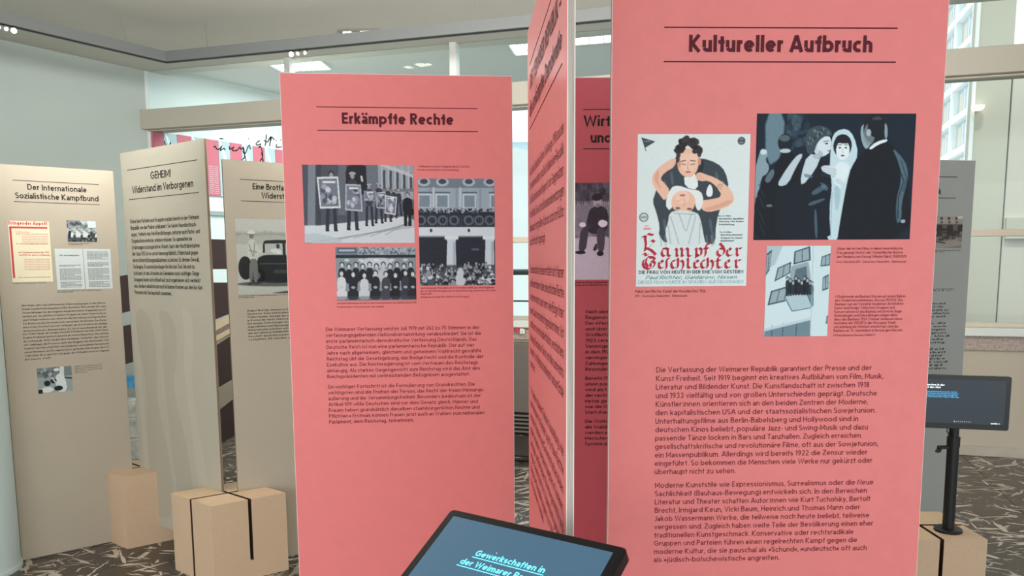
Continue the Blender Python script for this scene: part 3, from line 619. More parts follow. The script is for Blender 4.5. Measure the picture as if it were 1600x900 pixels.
def pic_car():
    p = Paint([(0, 0), (505, 0), (505, 362), (0, 362)], 230, 165, (188, 190, 182), 15)
    p.rect(0, 60, 505, 120, (168, 170, 162), .8, 5); p.blobs(0, 62, 505, 84, 50, 12, [(150, 152, 146), (160, 162, 154)], .5, .5)
    p.rect(0, 250, 505, 362, (186, 188, 180), 1, 6); p.rect(0, 70, 505, 75, (140, 142, 136), .6, 1)
    p.ell(40, 235, 34, 56, (40, 42, 44)); p.poly([(95, 190), (140, 170), (230, 172), (330, 172), (460, 190), (500, 230), (500, 300), (330, 310), (120, 310), (80, 290)], (36, 38, 40), 1, 1)
    p.poly([(130, 110), (150, 100), (330, 98), (372, 120), (392, 178), (128, 178)], (44, 46, 48), 1, 0)
    p.poly([(140, 118), (228, 116), (228, 172), (138, 172)], (176, 180, 176), 1, 0, 0); p.poly([(242, 116), (320, 116), (350, 172), (242, 172)], (150, 156, 154), 1, 0, 0)
    p.ell(205, 130, 9, 12, (60, 62, 64)); p.poly([(160, 150), (190, 138), (225, 150), (222, 170), (185, 165)], (210, 212, 208), 1, 1)
    p.ell(95, 272, 40, 42, (22, 24, 26)); p.ell(95, 272, 17, 18, (90, 92, 92)); p.ell(420, 280, 42, 44, (22, 24, 26)); p.ell(420, 280, 18, 19, (96, 98, 98))
    p.line([(110, 215), (470, 215)], 4, (90, 92, 92), .8, 1); p.rect(180, 245, 330, 262, (70, 72, 74), .8, 2)
    p.poly([(0, 305), (110, 300), (330, 318), (505, 312), (505, 322), (200, 328), (0, 318)], (70, 72, 70), .8, 2)
    p.poly([(120, 362), (300, 344), (505, 335), (505, 362)], (60, 62, 60), .9, 2)
    p.poly([(55, 305), (62, 190), (98, 188), (102, 240), (96, 305), (78, 305), (76, 240), (72, 305)], (112, 114, 110), 1, 1)
    p.poly([(52, 190), (56, 112), (70, 96), (92, 100), (104, 140), (128, 150), (126, 162), (104, 164), (98, 192)], (196, 198, 190), 1, 1)
    for a, b in (((62, 120), (80, 180)), ((90, 110), (84, 180)), ((60, 150), (100, 160))): p.line([a, b], 4, (100, 102, 98), .7, 1)
    p.ell(76, 80, 11, 15, (120, 116, 108)); p.ell(75, 66, 20, 6, (214, 214, 206)); p.poly([(60, 64), (66, 52), (86, 52), (91, 64)], (206, 206, 198), 1, 1)
    p.ell(60, 310, 14, 6, (60, 60, 60)); p.ell(90, 310, 14, 6, (60, 60, 60))
    p.grain(4); return p

def pic_veteran():
    p = Paint([(345, 147), (1093, 147), (1093, 633), (345, 633)], 330, 218, (112, 100, 114), 17)
    p.rect(340, 147, 1100, 245, (74, 64, 78)); p.blobs(340, 147, 1100, 245, 130, 16, [(60, 52, 64), (96, 84, 98), (48, 42, 52)], .6, 1.4)
    for x in range(348, 1100, 9): p.line([(x, 238), (x, 262)], 4, (166, 152, 164), .7)
    p.rect(340, 262, 1100, 430, (120, 108, 122), .9, 4); p.blobs(340, 265, 1100, 430, 120, 14, [(100, 90, 104), (140, 128, 142)], .5)
    p.poly([(330, 430), (460, 415), (1110, 420), (1110, 650), (330, 650)], (176, 160, 176), 1, 2, 0)
    p.poly([(560, 265), (860, 250), (860, 420), (560, 430), (520, 400)], (84, 74, 88), 1, 1)
    p.poly([(450, 290), (468, 268), (520, 262), (545, 290), (548, 370), (520, 400), (450, 402), (438, 352)], (52, 44, 54), 1, 1)
    p.poly([(440, 345), (400, 352), (404, 368), (445, 380), (470, 372)], (60, 52, 62), 1, 1); p.ell(420, 356, 17, 13, (206, 190, 204))
    p.poly([(415, 372), (450, 372), (445, 430), (436, 485), (400, 492), (404, 430)], (66, 56, 68), 1, 1); p.poly([(490, 370), (528, 372), (532, 430), (525, 495), (496, 492), (490, 420)], (72, 62, 74), 1, 1)
    p.ell(410, 494, 26, 9, (38, 32, 40)); p.ell(508, 500, 17, 13, (38, 32, 40)); p.poly([(470, 480), (490, 440), (494, 480), (480, 488)], (50, 42, 52), 1, 1)
    p.poly([(492, 352), (510, 328), (545, 340), (540, 362), (515, 372)], (210, 194, 208), 1, 0)
    p.ell(492, 240, 22, 25, (158, 142, 154)); p.poly([(462, 228), (470, 206), (500, 198), (518, 214), (516, 230), (480, 238)], (44, 38, 46), 1, 1)
    p.line([(480, 238), (508, 232)], 4, (66, 56, 66)); p.ell(496, 256, 9, 4, (80, 68, 80)); p.poly([(478, 258), (508, 252), (500, 272), (484, 270)], (130, 116, 128), .7, 1)
    p.person(640, 250, 26, 420, (54, 46, 58), (150, 136, 148), (46, 40, 50), 2.0); p.person(730, 262, 24, 420, (64, 56, 68), (150, 136, 148), (40, 34, 42), 2.0)
    p.poly([(590, 400), (690, 400), (690, 500), (600, 500)], (60, 52, 62), 1, 2)
    p.grain(5); return p

def pic_kitchen():
    p = Paint([(118, 235), (228, 230), (233, 308), (122, 317)], 84, 62, (150, 162, 162), 19)
    p.rect(115, 232, 235, 262, (120, 130, 132), 1, 2); p.rect(190, 232, 204, 262, (206, 214, 212)); p.blobs(118, 236, 180, 262, 14, 6, [(80, 88, 92), (170, 180, 180)], .7)
    p.poly([(176, 262), (190, 250), (206, 262), (216, 312), (180, 314)], (214, 222, 220), 1, 0); p.ell(182, 248, 8, 8, (120, 116, 112)); p.ell(180, 241, 10, 5, (216, 222, 220))
    p.ell(150, 282, 10, 9, (30, 32, 36)); p.ell(170, 276, 10, 8, (40, 44, 48)); p.ell(150, 302, 20, 9, (212, 220, 218)); p.ell(186, 300, 14, 8, (30, 34, 38)); p.rect(118, 300, 135, 316, (24, 26, 30)); p.line([(206, 268), (232, 272)], 5, (60, 66, 70))
    p.line([(165, 265), (180, 285)], 4, (206, 212, 210)); p.grain(5); return p
def pic_group():
    p = Paint([(333, 335), (480, 338), (487, 445), (340, 441)], 84, 62, (120, 132, 134), 21)
    p.poly([(400, 336), (480, 338), (482, 372), (430, 372)], (212, 222, 222), 1, 1, 0); p.blobs(336, 338, 430, 372, 26, 9, [(60, 66, 70), (160, 170, 170), (90, 96, 100)], .7)
    p.rect(336, 376, 488, 408, (200, 208, 206), .7, 4)
    for i in range(12): p.person(350 + i * 12, 382 + (i % 3) * 9, 5, 425, p.r.choice([(30, 34, 38), (206, 212, 210), (60, 66, 70)]), (170, 174, 170), (34, 36, 40), 1.5)
    p.rect(338, 420, 488, 446, (54, 60, 62), .8, 2); p.blobs(340, 418, 486, 442, 22, 6, [(20, 24, 26), (150, 158, 156), (90, 96, 96)], .8); p.grain(6); return p
def pic_ruins():
    p = Paint([(0, 88), (408, 88), (408, 337), (0, 337)], 150, 90, (120, 112, 106), 23)
    p.rect(0, 88, 408, 150, (156, 146, 138)); p.rect(380, 88, 408, 110, (196, 190, 180))
    for x in range(10, 400, 36): p.rect(x, 96, x + 12, 118, (70, 62, 58)); p.rect(x + 2, 128, x + 14, 144, (84, 76, 70))
    p.rect(0, 150, 408, 250, (88, 80, 74), .8, 4)
    for x in range(20, 400, 52): p.rect(x, 168, x + 30, 240, (50, 44, 42)); p.ell(x + 15, 168, 15, 12, (50, 44, 42))
    p.blobs(0, 190, 408, 290, 60, 16, [(44, 38, 36), (150, 142, 134), (70, 62, 58)], .7, .7)
    p.poly([(0, 300), (120, 250), (280, 300), (408, 260), (408, 337), (0, 337)], (150, 142, 134), .9, 2); p.line([(230, 270), (330, 300)], 7, (40, 34, 32)); p.ell(248, 185, 12, 14, (30, 26, 26)); p.rect(245, 205, 285, 232, (176, 168, 158))
    p.grain(5); return p

# ------------------------------------------------------------------ setting: room shell
WD = math.radians(-17.0); WE = Vector((math.cos(WD), math.sin(WD), 0)); WO = Vector((3.468, 6.006, 0))
WROOT = (WO.x, WO.y, 0)                      # the window wall's frame: x along it, +y outwards
def wl(s, y=0, z=0):
    n = Vector((-math.sin(WD), math.cos(WD), 0)); return WO + WE * s + n * y + Vector((0, 0, z))
def wbuild(mb, name, m, parent=None, **k): return mb.build(name, m, parent, loc=WROOT, rotz=WD, **k) if parent is None else mb.build(name, m, parent)
def wstruct(name, mb, m):
    o = wbuild(mb, name, m); tag(o, kind='structure'); return o
S0, S1 = -7.56, 3.4
CZ = 3.42
# floor of square slabs
fl = MB().box(-9, -6, -.12, 12, 12, -.012).build('floor', mat('slab_joint', (40, 36, 32), .8), None); tag(fl, kind='structure')
TS = .92
tile_me = None
for i in range(-9, 5):
    for j in range(-9, 1):
        a = wl(i * TS, j * TS); cx = wl((i + .5) * TS, (j + .5) * TS)
        if cx.y < 1.2 or abs(cx.x) > cx.y * .78 + .8 or cx.x < -5.4: continue
        if tile_me is None:
            b = MB().bbox(0, 0, -.012, TS - .003, TS - .003, 0, .0015); t = b.build('floor_slab', MARBLE, fl); tile_me = t.data
        else:
            t = bpy.data.objects.new('floor_slab', tile_me); COL.objects.link(t); t.parent = fl
        t.location = (a.x, a.y, 0); t.rotation_euler[2] = WD
rest = MB().box(-9, -6, -.012, 12, 1.6, -.001).build('floor_margin', MARBLE, fl); rest['kind'] = 'stuff'

# ceiling
CL = MB(); p_l = (-3.66, 8.24); ld = (math.cos(math.radians(58.2)), math.sin(math.radians(58.2)))
A0 = (p_l[0] - ld[0] * 12, p_l[1] - ld[1] * 12); R0 = wl(S1, 0)
CL.prism([(A0[0], A0[1]), (R0.x + 3, A0[1]), tuple(wl(S1, .27).xy), tuple(wl(S0 - .2, .27).xy)], CZ, CZ + .2, 'xy')
ce = CL.build('ceiling', CEIL); tag(ce, kind='structure')
# wall on the left, running on beyond the glass
LWR = math.radians(58.2)
wL = MB().box(-12, 0, 0, 0.0, .2, CZ).build('wall_left', WALL, loc=(p_l[0], p_l[1], 0), rotz=LWR); tag(wL, kind='structure')
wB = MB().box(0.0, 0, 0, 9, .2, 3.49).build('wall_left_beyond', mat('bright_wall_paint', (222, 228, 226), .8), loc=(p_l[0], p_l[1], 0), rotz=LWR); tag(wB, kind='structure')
tl_ = MB().box(.25, -.03, 2.03, 4.5, -.001, 2.075).build('trim_5', mat('grey_dado_rail', (150, 160, 160), .5), loc=(p_l[0], p_l[1], 0), rotz=LWR); tag(tl_, kind='structure')
bs = MB().box(-12, -.015, 0, 0, 0, .08).build('baseboard_left', SKIRT, loc=(p_l[0], p_l[1], 0), rotz=LWR); tag(bs, kind='structure')
# window wall: parapet, ledge, granite strip, transom, beam
wstruct('wall_back', MB().box(S0, .02, 0, S1, .24, .97), WALLB)
wstruct('trim_1', MB().bbox(S0, -.0, .815, S1, .03, .925, .002), GRANITE)
wstruct('trim_2', MB().bbox(S0, -.04, .925, S1, .26, .985, .004), FRAMEW)
sk = wstruct('baseboard_back', MB().box(S0, 0.004, 0, S1, .02, .074), SKIRT)
for i in range(13):
    x = -7.5 + i * .86 + .52
    if x + .85 > S1: break
    MB().bbox(x, -.006, 0.001, x + .855, .004, .078, .002).build('skirting_stone', SKIRT, sk)
wstruct('trim_3', MB().bbox(S0, -.02, 2.84, S1, .26, 3.03, .004), BEAMM)
def window(num, s0, s1, z0, z1, bars, fm):
    w = MB().bbox(s0, .06, z0, s1, .12, z0 + .035, .003).bbox(s0, .06, z1 - .04, s1, .12, z1, .003).bbox(s0, .06, z0, s0 + .04, .12, z1, .003).bbox(s1 - .04, .06, z0, s1, .12, z1, .003)
    o = wstruct('window_%d' % num, w, fm)
    zs = [z0 + .035] + [z for b in bars for z in (b, b + .05)] + [z1 - .04]
    for b in bars: MB().bbox(s0 + .04, .05, b, s1 - .04, .13, b + .05, .003).build('transom', FRAMEB, o)
    for k in range(0, len(zs), 2): MB().box(s0 + .04, .088, zs[k], s1 - .04, .094, zs[k + 1]).build('pane', GLASS, o)
    return o
edges = [S0 + .035, -5.84, -4.175, -2.51, -.85, .815, 2.48, S1]
n = 1
for a, b in zip(edges[:-1], edges[1:]):
    window(n, a, b, .985, 2.87, [1.67], BEAMM if n < 4 else FRAMEB); n += 1
for a, b in zip(edges[:-1], edges[1:]):
    w = MB().bbox(a - .025, .04, 3.03, a + .035, .14, CZ, .003) if a > S0 + .1 else MB().bbox(a, .06, 3.03, b, .12, 3.035, .001); o = wstruct('window_%d' % n, w, FRAMEW)
    MB().box(a + .035, .088, 3.03, b - .025, .094, CZ).build('pane', GLASS, o); n += 1
wstruct('trim_4', MB().box(S0 - .01, .0, .985, S0 + .035, .2, 2.84), WALLB)
# beyond the glass: second ceiling with light panels
fc = MB(); q1 = wl(S0 - .1, .27).xy; q2 = wl(-1.2, .27).xy; q3 = wl(-1.2, 2.0).xy; q4 = (-2.55, 10.05)
fc.prism([tuple(q1), tuple(q2), tuple(q3), (0.35, 9.25), q4], 3.49, 3.6, 'xy')
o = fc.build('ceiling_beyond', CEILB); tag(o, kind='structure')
LAMPW = mat('light_panel_glow', (235, 248, 255), .5, emit=4.5)
LAMPF = mat('panel_frame', (225, 228, 226), .5)
def light_panel(corners, label, grp='light panels in the ceiling beyond the glass'):
    cx = sum(c[0] for c in corners) / 4; cy = sum(c[1] for c in corners) / 4
    t = empty('ceiling_light', (cx, cy, 3.49), 0, label, 'ceiling light', grp)
    P = [(c[0] - cx, c[1] - cy) for c in corners]
    MB().prism(P, -.012, 0, 'xy').build('diffuser', LAMPW, t)
    fr = MB()
    for i in range(4):
        a, b = P[i], P[(i + 1) % 4]; fr.tube((a[0], a[1], -.012), (b[0], b[1], -.012), .012, 6)
    for k in (1, 2, 3, 4):
        f = k / 5.0; a = (P[0][0] + (P[1][0] - P[0][0]) * f, P[0][1] + (P[1][1] - P[0][1]) * f); b = (P[3][0] + (P[2][0] - P[3][0]) * f, P[3][1] + (P[2][1] - P[3][1]) * f)
        fr.tube((a[0], a[1], -.014), (b[0], b[1], -.014), .006, 5)
    fr.build('grid_frame', LAMPF, t); return t
light_panel([(-2.42, 8.18), (-1.86, 8.07), (-1.83, 8.46), (-2.37, 8.55)], 'bright gridded light panel beyond the glass, above the left edge of the one-title pink board')
light_panel([(-.02, 7.56), (.34, 7.47), (.38, 7.87), (.05, 7.95)], 'bright gridded light panel beyond the glass, beside the top of the steeply angled pink board')
light_panel([(.57, 7.33), (1.2, 7.14), (1.24, 7.42), (.59, 7.6)], 'long bright light strip beyond the glass, between the two nearest pink boards')
# outside: ground, facade, pale walls
og = MB().box(-60, 0.3, -.3, 90, 160, -.12).build('courtyard_ground', mat('pale_paving', (214, 218, 214), .9), loc=WROOT, rotz=WD); tag(og, kind='structure')
pw = MB(); pa = wl(2.55, 2.6); pb = wl(2.91, 2.6)

PAL1 = mat('pale_green_render', (186, 182, 166), .85, noise=.02, nscale=1.5)
PAL2 = mat('pale_grey_render', (196, 190, 176), .85, noise=.02, nscale=1.5)
n1 = Vector((5.09, 9.0, 0)); n2 = Vector((5.43, 8.896, 0))
def outer_wall(name, p0, L, h, m):
    b = MB().box(0, 0, -.12, L, .3, h); o = b.build(name, m, loc=(p0.x, p0.y, 0), rotz=WD); tag(o, kind='structure'); return o
ow = outer_wall('wall_outside_near', n1, .345, 9.0, PAL1)
MB().box(-.03, -.03, -.12, .0, .02, 9.0).build('corner_bead', FRAMEW, ow)
ow2 = outer_wall('wall_outside_far', n1 + WE * .355, 6.0, 3.72, PAL2)
MB().box(0.02, -.05, 1.72, 6, 0, 1.95).build('ledge', PAL1, ow2)
MB().box(-.004, -.003, -.12, .004, .01, 3.72).build('joint_profile', mat('dark_joint', (110, 112, 102), .7), ow2)
lampt = empty('wall_lamp', (5.09, 8.93, 3.14), WD, 'small half-round lamp glowing on the pale outside wall, right side', 'lamp')
lm = MB().lathe([(0.001, -.035), (.035, -.03), (.06, -.01), (.065, .02), (.001, .02)], 20); lm.build('shade', mat('warm_lamp_glow', (255, 236, 214), .5, emit=1.5), lampt)
MB().box(-.02, 0, -.03, .02, .07, .03).build('bracket', FRAMEW, lampt)
# tower block seen through the right-hand glass
FAC = mat('white_facade', (236, 240, 240), .8); BAYM = mat('beige_infill', (214, 206, 190), .8); WINB = mat('blue_window', (168, 186, 204), .2, .6)
tb = empty('office_block', (33.6, 60.0, -.12), math.radians(73), 'tall white gridded office block far outside, just right of the largest pink board', 'building')
PITCH_Z = 2.60; BAY = 5.6
MB().box(0, -12, 0, 56, -.35, 34).build('core', mat('facade_recess', (196, 200, 192), .8), tb)
MB().box(-.6, -12, 0, 0, .1, 34).build('end_wall', FAC, tb)
for k in range(13): MB().box(0, -.35, 2.1 + k * PITCH_Z - .28, 56, .12, 2.1 + k * PITCH_Z + .22).build('floor_band', FAC, tb)
for k in range(10): MB().box(k * BAY - .18, -.35, 0, k * BAY + .18, .14, 34).build('pier', FAC, tb)
wn_ = 0; wme = None; pme = None
for i in range(3):
    for k in range(12):
        z0 = 2.1 + k * PITCH_Z + .22
        w_ = MB().box(i * BAY + 1.2, -.36, z0, i * BAY + 4.9, -.30, z0 + 1.9).build('window', WINB, tb)
        MB().box(i * BAY + 2.9, -.30, z0, i * BAY + 3.1, -.26, z0 + 1.9).build('mullion', FAC, w_)
        MB().box(i * BAY + 3.5, -.30, z0 + .1, i * BAY + 4.6, -.29, z0 + 1.7).build('curtain', BAYM, w_)
# pale house and rails behind the glass, middle
hs = empty('far_house', (-4.5, 50, -.12), 0, 'pale blue-white house far outside, seen in the gap beside the steeply angled pink board', 'building')
MB().box(0, 0, 0, 9.2, 8, 8.9).build('walls', mat('pale_blue_render', (190, 210, 220), .85), hs)
MB().box(-.3, -.3, 8.9, 9.5, 8, 9.3).build('roof_slab', FAC, hs)
for k in range(3):
    for i in range(4): MB().box(.6 + i * 2.2, -.05, 1.0 + k * 2.7, 1.7 + i * 2.2, .05, 2.6 + k * 2.7).build('window', mat('far_window', (150, 176, 192), .3), hs)
rg = empty('outside_railing', tuple(wl(-5.2, .55)), WD, 'dark handrail outside the window, in the gap beside the steeply angled pink board', 'railing')
MB().tube((0, 0, 1.405), (4.6, 0, 1.405), .028, 10).build('handrail', mat('dark_rail', (46, 54, 52), .5), rg)
MB().tube((0, 0, 1.13), (4.6, 0, 1.13), .008, 8).build('lower_rail', mat('dark_rail', (46, 54, 52), .5), rg)
for x in (0.02, 1.2, 2.4, 3.5, 4.58): MB().tube((x, 0, 0), (x, 0, 1.4), .014, 8).build('post', mat('dark_rail', (46, 54, 52), .5), rg)

# hanging striped banner on the far left wall, beyond the glass
BP = mat('banner_pink', (196, 104, 118), .7); BG_ = mat('banner_grey_blue', (170, 186, 190), .7); BW = mat('banner_white', (224, 232, 232), .7)
bn = empty('striped_banner', (p_l[0], p_l[1], 2.24), LWR, 'long wall banner of pink and grey-blue stripes beyond the glass, upper left', 'banner')
xs = [.029, .165, .322, .49, .676, .835, .99, 1.15, 1.308, 1.475, 1.636, 1.80, 1.96, 2.12, 2.28, 2.44, 2.6]
for i in range(len(xs) - 1):
    m_ = (BP, BG_)[i % 2]
    st = MB().box(xs[i] + .002, -.02, 0, xs[i + 1] - .002, -.012, .6).build('stripe', m_, bn)
    if i % 2 == 0:
        x0, x1 = xs[i] + .02, xs[i + 1] - .02; V, F = text_mesh([('Freiheit und Einheit'[:14 + (i * k) % 6], x0, .29 + k * .022, x1, .011) for k in range(14)], y=-.0215)
        V = [(a, b, c + .6) for a, b, c in V]; link('stripe_text', V, F, BW, st)
    else:
        MB().prism([(xs[i] + .01, .6), (xs[i] + .03, .6), (xs[i + 1] - .01, .32), (xs[i + 1] - .01, .12)], -.022, -.0205).build('stripe_motif', BW, st)
# handwriting on the glass
SCR =  [[(-7.298, 2.732), (-7.282, 2.69), (-7.251, 2.678), (-7.223, 2.713), (-7.231, 2.682)], [(-6.719, 2.642), (-6.694, 2.651), (-6.689, 2.631), (-6.659, 2.619), (-6.62, 2.648), (-6.641, 2.608), (-6.597, 2.627), (-6.586, 2.606)], [(-6.646, 2.722), (-6.598, 2.718)], [(-6.535, 2.644), (-6.531, 2.613), (-6.487, 2.632), (-6.501, 2.602), (-6.453, 2.6), (-6.415, 2.628), (-6.404, 2.608), (-6.373, 2.626), (-6.381, 2.586), (-6.358, 2.565), (-6.325, 2.624), (-6.306, 2.643), (-6.297, 2.603)], [(-6.37, 2.616), (-6.366, 2.535), (-6.398, 2.507), (-6.384, 2.488), (-6.351, 2.484), (-6.365, 2.555)], [(-6.317, 2.706), (-6.31, 2.703)], [(-6.185, 2.682), (-6.228, 2.659), (-6.223, 2.639), (-6.181, 2.647), (-6.201, 2.618), (-6.177, 2.617), (-6.164, 2.527), (-6.195, 2.488), (-6.179, 2.462), (-6.159, 2.466), (-6.174, 2.567)], [(-6.112, 2.738), (-6.121, 2.664), (-6.135, 2.625)], [(-6.144, 2.685), (-6.104, 2.663), (-6.066, 2.711), (-6.082, 2.622), (-6.055, 2.705), (-6.027, 2.679)], [(-6.0, 2.638), (-6.007, 2.609), (-5.948, 2.611)], [(-6.009, 2.673), (-6.001, 2.673)], [(-5.959, 2.676), (-5.951, 2.675)], [(-5.899, 2.678), (-5.895, 2.643)], [(-6.617, 2.402), (-6.586, 2.401)]]
hw = MB()
hwo = empty('window_lettering', WROOT, WD, 'black handwritten lettering stuck across the glass under the beam, upper left', 'lettering')
HM = mat('black_film', (30, 34, 38), .5)
for st in SCR:
    HV = []; HF = []
    pts = [st[0]]
    for i in range(len(st) - 1):
        p0 = st[max(i - 1, 0)]; p1 = st[i]; p2 = st[i + 1]; p3 = st[min(i + 2, len(st) - 1)]
        for t in (.25, .5, .75, 1):
            pts.append(tuple(.5 * (2 * p1[a] + (p2[a] - p0[a]) * t + (2 * p0[a] - 5 * p1[a] + 4 * p2[a] - p3[a]) * t * t + (3 * p1[a] - p0[a] - 3 * p2[a] + p3[a]) * t ** 3) for a in (0, 1)))
    n_ = len(HV)
    for k, (a, b) in enumerate(strip(pts, .0048)):
        w_ = .75 + .6 * abs(math.sin(k * .9)); c = ((a[0] + b[0]) / 2, (a[1] + b[1]) / 2)
        for q in (a, b): HV.append((c[0] + (q[0] - c[0]) * w_, .082, c[1] + (q[1] - c[1]) * w_))
    for k in range(len(pts) - 1): HF.append((n_ + 2 * k, n_ + 2 * k + 1, n_ + 2 * k + 3, n_ + 2 * k + 2))
    link('pen_stroke', HV, HF, HM, hwo)

# column at the left edge
colm = MB().lathe([(.226, 0), (.226, .02), (.222, .025), (.22, .03), (.22, CZ)], 48, (0, 0)).build('round_column', mat('pale_blue_column', (190, 205, 205), .6, .3, noise=.02, nscale=3), smooth=True)
colm.location = (-2.674, 3.760, 0); tag(colm, 'round pale blue-grey column cut by the left edge', 'column')

# suspended light track
cr = Vector((-2.87, 6.89, 3.17)); dR = WE; dL = Vector((-math.cos(LWR), -math.sin(LWR), 0))
TR = empty('light_track', tuple(cr), 0, 'grey L-shaped lighting track hanging below the ceiling', 'light track')
def track_seg(d, L, name):
    sdv = Vector((-d.y, d.x, 0)); P = []
    b = MB(); n0 = len(b.v); w2 = .035
    for t in (-.02, L):
        for sx, z in ((-w2, 0), (w2, 0), (w2, .082), (-w2, .082)):
            p = d * t + sdv * sx; b.v.append((p.x, p.y, z))
    b.f += [(0, 1, 2, 3), (7, 6, 5, 4), (0, 4, 5, 1), (1, 5, 6, 2), (2, 6, 7, 3), (3, 7, 4, 0)]
    o = b.build(name, RAILM, TR)
    g = MB(); g.v = []
    for t in (0, L):
        for sx, z in ((-.014, -.002), (.014, -.002), (.014, .001), (-.014, .001)):
            p = d * t + sdv * sx; g.v.append((p.x, p.y, z))
    g.f = list(b.f); g.build('power_slot', mat('slot_black', (40, 40, 40), .6), o)
track_seg(dR, 7.2, 'track_arm'); track_seg(dL, 6.5, 'track_arm')
def wire(p, q): MB().tube(tuple(Vector(p) - cr), tuple(Vector(q) - cr), .003, 6).build('suspension_wire', mat('wire_steel', (120, 118, 110), .4), TR)
wire((-3.03, 6.55, 3.25), (-3.05, 6.51, CZ)); wire((-2.47, 6.768, 3.25), (-2.463, 6.704, CZ)); wire((-.26, 6.10, 3.25), (-.258, 6.1, CZ)); wire((3.0, 5.09, 3.25), (3.0, 5.09, CZ))
GLOWL = mat('warm_bulb', (255, 246, 228), .4, emit=14); 
def spot(p, d, label, i, e=1.0):
    rl = .0175 if i == 0 else .0105
    t = empty('spotlight', p, 0, label, 'spotlight', 'small spotlights on the light track')
    D = Vector(d).normalized(); up_ = Vector((0, 0, 1))
    MB().tube((0, 0, .0), (0, 0, -.02), .006, 8).build('stem', BLACKM, t)
    MB().tube(Vector((0, 0, -.02)) - D * .02, Vector((0, 0, -.02)) + D * .028, .013, 14, r1=.02).build('housing', RAILM, t)
    MB().tube(Vector((0, 0, -.02)) + D * .028, Vector((0, 0, -.02)) + D * .031, rl, 14).build('lens', GLOWL if e else RAILM, t)
for k, s in enumerate((1.19, 1.255, 1.325)):
    p = cr + dR * s; spot((p.x, p.y, 3.17), (.25 - .2 * k, -1, -.55), ['brightest, leftmost of the three spotlights on the track above the one-title pink board', 'middle one of the three spotlights on the track above the one-title pink board', 'rightmost of the three spotlights on the track above the one-title pink board'][k], k)
for k, s in enumerate((1.205, 1.255, 1.305)):
    p = cr + dL * s; spot((p.x, p.y, 3.17), (.5, -1, -.5), ['leftmost of three spotlights at the far left end of the track', 'middle of three spotlights at the far left end of the track', 'rightmost of three spotlights at the far left end of the track'][2 - k], k)
df = empty('downlight', (-1.255, 6.94, CZ), math.radians(-4), 'dark recessed ceiling fitting with bright bulbs, above the track', 'ceiling light')
MB().bbox(-.17, -.075, -.012, .17, .075, 0, .003).build('housing', mat('dark_fitting', (120, 118, 112), .5), df)
MB().box(.02, -.055, -.018, .11, .055, -.012).build('bulb', GLOWL, df); MB().box(-.13, -.05, -.018, -.07, .03, -.012).build('bulb', GLOWL, df); MB().box(.128, -.05, -.018, .155, .02, -.012).build('bulb', GLOWL, df)

# ------------------------------------------------------------------ wooden slotted blocks
def wood_block(C, a1, a2, label, L=.355, H=.39, sw=.016):
    e1 = (math.cos(math.radians(a1)), math.sin(math.radians(a1))); e2 = (math.cos(math.radians(a2)), math.sin(math.radians(a2)))
    h = L / 2; g = sw / 2; b = MB()
    for sx in (-1, 1):
        for sy in (-1, 1):
            x0, x1 = sorted((sx * g, sx * h)); y0, y1 = sorted((sy * g, sy * h)); b.box(x0, y0, .09, x1, y1, H)
    for sy in (-1, 1):
        y0, y1 = sorted((sy * g, sy * h)); b.box(-h, y0, .006, h, y1, .09)
    b.box(-h, -h, 0, h, h, .006)
    raw = list(b.v)
    b.v = [(x * e1[0] + y * e2[0], x * e1[1] + y * e2[1], z) for x, y, z in b.v]
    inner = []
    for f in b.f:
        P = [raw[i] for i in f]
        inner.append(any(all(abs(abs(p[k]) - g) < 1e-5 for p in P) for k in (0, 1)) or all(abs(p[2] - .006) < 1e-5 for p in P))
    o = b.build('wooden_block', MDF, loc=(C[0], C[1], 0)); o.data.materials.append(SLOT_SHADE)
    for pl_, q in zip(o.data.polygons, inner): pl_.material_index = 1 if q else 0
    bv = o.modifiers.new('soft_edge', 'BEVEL'); bv.width = .0008; bv.segments = 1; bv.limit_method = 'ANGLE'
    o.modifiers.remove(bv)
    tag(o, label, 'wooden block', 'slotted wooden blocks holding the exhibition boards'); return o
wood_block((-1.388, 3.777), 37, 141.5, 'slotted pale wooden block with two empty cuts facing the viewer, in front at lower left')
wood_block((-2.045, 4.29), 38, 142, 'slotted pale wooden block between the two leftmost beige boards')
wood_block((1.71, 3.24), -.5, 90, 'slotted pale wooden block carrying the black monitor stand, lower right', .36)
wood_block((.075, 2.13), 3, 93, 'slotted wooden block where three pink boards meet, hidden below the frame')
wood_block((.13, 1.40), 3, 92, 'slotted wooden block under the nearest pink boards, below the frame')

# ------------------------------------------------------------------ exhibition boards
T = .013
EDGE_B = mat('brown_board_edge', (138, 118, 98), .7, .2, noise=.12, nscale=80, stretch=(1, 1, .05)); RIM_B = mat('beige_board_layer', (166, 152, 133), .6, .2)
def prefix_end(full, pre, u0, u_pre, w, track=.10):
    return u0 + (u_pre - u0) / text_strips(pre, w, 1, track)[1] * text_strips(full, w, 1, track)[1]
def board(X, Y, th, w, zt, H, face, label, group, core=None, rim=None):
    core = core or PLY; rim = rim or WHITE_RIM
    t = empty('exhibition_board', (X, Y, zt - H), th, label, 'exhibition board', group)
    L = (0, 0, H)
    MB().box(0, .0016, -H, w, T - .0016, 0).build('core', core, t, loc=L)
    MB().box(0, 0, -H, w, .0016, 0).build('front_layer', rim, t, loc=L)
    MB().box(0, T - .0016, -H, w, T, 0).build('back_layer', rim, t, loc=L)
    MB().box(.0012, -.0008, -H + .001, w - .0012, 0, -.0012).build('printed_face', face, t, loc=L)
    t['H'] = H; return t
def rules(t, L, ink, th=.0017):
    b = MB()
    for (u0, v, u1) in L: b.box(u0, -.0016, -v - th / 2, u1, -.0008, -v + th / 2)
    b.build('heading_rule', ink, t, loc=(0, 0, t['H']))
